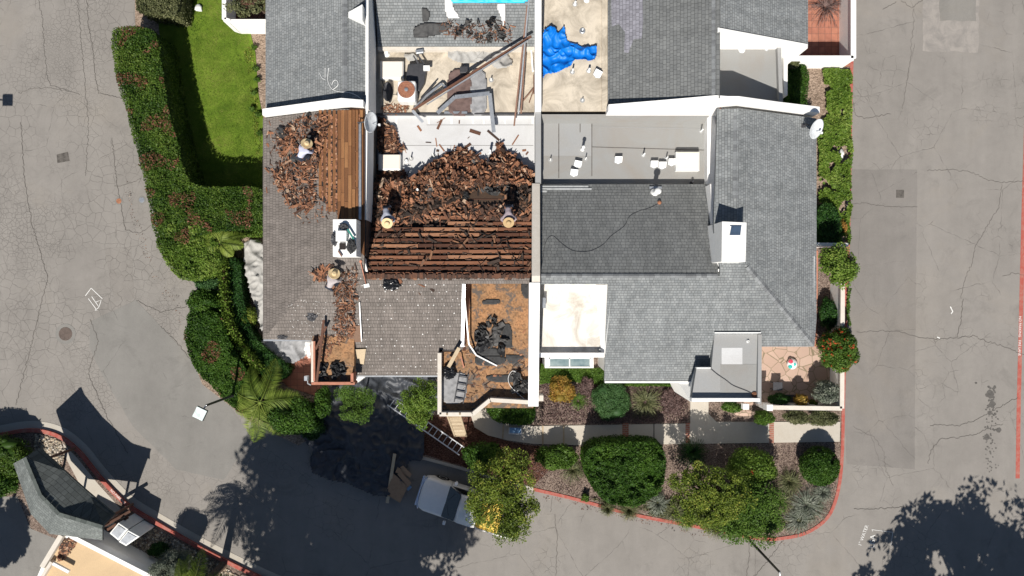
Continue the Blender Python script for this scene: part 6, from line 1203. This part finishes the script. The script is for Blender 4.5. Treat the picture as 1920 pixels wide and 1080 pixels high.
B('bush', 'deep green bush under the dense tree', 'bush', 1385, 965, 50, 40, 1.6, 'leaf_dark', 6000)
B('round_bush', 'neat round clipped bush at the kerb corner', 'bush', 1537, 874, 41, 41, 1.45, 'leaf_dark', 11000, .045, lumps=0, core=.93, shell=.1)
for x, y, r, lab, mt in [(1515, 950, 1.15, 'largest grey-green grass clump at the kerb corner', 'leaf_silver'), (1483, 905, .8, 'arching grass clump between tree and round bush', 'leaf_olive'), (1500, 975, .9, 'pale grass clump spilling on the corner kerb', 'leaf_silver'), (1345, 990, .7, 'grass clump spilling over the lower kerb', 'leaf_olive'), (1265, 960, .7, 'grass clump at the foot of the broad tree', 'leaf_olive'), (1465, 940, .9, 'dark grass clump right of the dense tree', 'leaf_olive'), (1300, 850, .8, 'dark grass clump close to the footpath', 'leaf_deep'), (1180, 958, .6, 'short grass clump just below the big square shrub', 'leaf_olive'), (1235, 945, .7, 'pale clump between square shrub and broad tree', 'leaf_silver'), (1545, 925, .6, 'small grass clump just below the round bush', 'leaf_silver'), (1140, 955, .45, 'smallest grass clump on the lower kerb', 'leaf_olive'), (1290, 975, .6, 'low clump overhanging the kerb under the broad tree', 'leaf_mid')]: clump('grass_clump', lab, Q(x, y, .4), .1, r, .7, mt, 260, group='grass clumps in the front bed')
cover('leaf_litter', 'brown and mauve leaf litter over the front bed', [(1000, 850), (1100, 838), (1300, 840), (1570, 835), (1565, 920), (1510, 990), (1420, 1000), (1180, 955), (1000, 910)], .11, .14, 'leaf_mauve', 9000, .035)
cover('groundcover', 'dry grass fringe along the lower front kerb', [(1100, 935), (1200, 955), (1300, 975), (1420, 1000), (1500, 990), (1545, 955), (1535, 935), (1480, 970), (1400, 960), (1200, 925)], .12, .3, 'leaf_olive', 3500, .05)
cover('groundcover', 'mauve brown low ground cover between footpath and building', [(1015, 720), (1290, 722), (1290, 792), (1015, 795)], .12, .2, 'leaf_mauve', 6500, .045)
cover('leaf_litter', 'fallen leaves and grit along the foot of the front kerb', [(1000, 922), (1100, 945), (1300, 992), (1420, 1013), (1475, 1012), (1470, 1024), (1300, 1004), (1090, 955), (1000, 934)], .004, .012, 'shake', 420, .03, gap=-.1)
cover('leaf_litter', 'dry leaf crumbs along the left hedge foot on the road', [(240, 330), (262, 420), (300, 510), (340, 560), (345, 620), (330, 600), (285, 520), (250, 430), (232, 340)], .004, .012, 'shake', 260, .025, gap=-.1)
cover('dry_grass', 'dry tufts and weeds where the lawn meets bare soil', [(466, 70), (480, 120), (484, 200), (492, 290), (480, 290), (472, 190), (458, 100)], .09, .14, 'leaf_yellow', 1300, .035, gap=-.05)
# bed between building and footpath
cover('groundcover', 'green leafy ground cover along the bay window wall', [(1012, 680), (1040, 690), (1130, 690), (1135, 715), (1290, 715), (1280, 722), (1130, 722), (1060, 712), (1012, 718)], .12, .55, 'leaf_mid', 6500, .06)
B('gold_shrub', 'orange and yellow leaved shrub below the bay window', 'shrub', 1053, 730, 27, 24, .9, 'leaf_gold', 2600, .05); B('juniper', 'spreading blue-green juniper in the middle bed', 'shrub', 1142, 748, 40, 36, .8, 'leaf_juniper', 9000, .04, core=.85)
clump('grass_clump', 'fountain grass clump in the middle bed', Q(1212, 755, .5), .1, 1.0, .7, 'leaf_olive', 300); B('mauve_shrub', 'mauve-brown low shrub left of the entrance', 'shrub', 1262, 752, 24, 26, .5, 'leaf_mauve', 1800, .045); B('mauve_shrub', 'small mauve shrub left of the juniper', 'shrub', 1100, 725, 16, 20, .5, 'leaf_mauve', 900, .045); clump('grass_clump', 'green grassy tuft below the orange shrub', Q(1085, 752, .3), .1, .55, .4, 'leaf_mid', 130)
hedge('bush', 'dense dark bush beneath the white party wall end', [(912, 762), (940, 757), (995, 760), (1003, 775), (995, 795), (960, 797), (925, 788)], 1.2, .1, 'leaf_dark', 5000, .05, cat='bush')
for x, y, rx, ry, lab in [(1432, 783, 22, 14, 'left shrub below the patio wall'), (1492, 783, 24, 14, 'middle shrub below the patio wall'), (1542, 783, 30, 15, 'right shrub below the patio wall')]: B('shrub', lab, 'shrub', x, y, rx, ry, 1.0, 'leaf_olive' if x > 1440 else 'leaf_mid', 2600, .045)
B('shrub', 'green plant between entrance roof and footpath', 'shrub', 1370, 763, 20, 10, .9, 'leaf_mid', 1200)
# patio plants
B('gold_shrub', 'orange-leaved plant inside the lower patio wall', 'plant', 1500, 748, 14, 12, 1.2, 'leaf_gold', 900, .05); B('shrub', 'grey-green leafy shrub inside the patio wall corner', 'shrub', 1545, 735, 24, 22, 1.6, 'leaf_silver', 2600, .05); B('plant', 'small yellowish round plant in the patio corner', 'plant', 1523, 755, 8, 7, .8, 'leaf_yellow', 400, .04, lumps=4); B('shrub', 'dark foliage along the inside of the lower patio wall', 'shrub', 1460, 748, 22, 10, 1.0, 'leaf_deep', 1500)
B('shrub', 'dark shrub in the shaded gap by the east wall', 'shrub', 1553, 590, 18, 30, .9, 'leaf_deep', 2200)
tree('citrus_tree', 'bright citrus tree beside the short white wall', Q(1571, 497, 2.0), 2.0, (.95, .95, .75), 'leaf_bright', 8500, .06, 16, lumpsz=.36, open_=True, tr=.06)
B('hibiscus', 'rounded bush dotted with orange blossoms beside the east wall', 'bush', 1570, 655, 38, 42, 2.0, 'leaf_mid', 9500, .05, mat2='petal_orange', n2=480)
# ivy bed by the right road
cover('ivy', 'bright leafy ivy filling the strip beside the red kerb', [(1540, 132), (1592, 132), (1590, 460), (1532, 460), (1532, 250), (1548, 200)], .12, .62, 'leaf_bright', 13000, .085, gap=-.22)
hedge('hedge', 'dark hedge in the shade behind the upper courtyard wall', [(1476, 122), (1515, 125), (1516, 195), (1530, 205), (1500, 205), (1476, 190)], .9, .1, 'leaf_dark', 5000, .05); hedge('hedge', 'dark low hedge in the shade above the short white wall', [(1534, 395), (1555, 380), (1574, 400), (1578, 448), (1534, 450)], .9, .1, 'leaf_deep', 4000, .05)
B('plant', 'yellow and orange flower clump beside the kerb', 'plant', 1580, 428, 7, 17, .5, 'leaf_gold', 600, .04, lumps=5); B('shrub', 'light green twiggy shrub at the courtyard corner', 'shrub', 1482, 122, 14, 9, 1.2, 'leaf_olive', 900); cover('creeper', 'thin green edge growing past the white garden wall', [(1586, 540), (1591, 540), (1590, 610), (1585, 610)], .1, .5, 'leaf_mid', 400, .05)
clump('dry_plant', 'dry twiggy plant on the terracotta patio', Q(1550, 10, .3), .13, 1.1, .6, 'leaf_mauve', 160)
tag(clump('pink_flower', 'tiny pink flowers on the glossy camellia', Q(1412, 885, 1.95), 1.95, .12, .1, 'petal_orange', 14, .03), None)
# big trees standing south of the picture; their crowns shade the road
def shade_tree(label, c, zc, r, n, lumps, seed):
    random.seed(seed); t = tree('shade_tree', label, c, zc, r, 'leaf_dark', int(n*1.25), .17, int(lumps*1.3), 'tall trees south of the road', tr=.25, lumpsz=.25, nf=.7, nth=(-.06 if c[0] > 10 else -.24)); return t
shade_tree('tall broad tree south of the road whose crown shades the pickup', (-8.9, -20.3), 8.2, (5.9, 4.6, 2.2), 30000, 40, 5)
shade_tree('highest tree south of the road whose crown shades the black sheet', (-9.6, -20.6), 12.6, (6.9, 5.0, 3.0), 36000, 44, 6)
shade_tree('tall tree at the lower right whose crown shades the right road', (21.6, -21.2), 7.5, (6.8, 4.8, 2.4), 32000, 30, 8)
shade_tree('tall tree at the lower left shading the drive', (-26.2, -17.2), 6.0, (1.6, 2.3, 1.4), 5000, 12, 3)
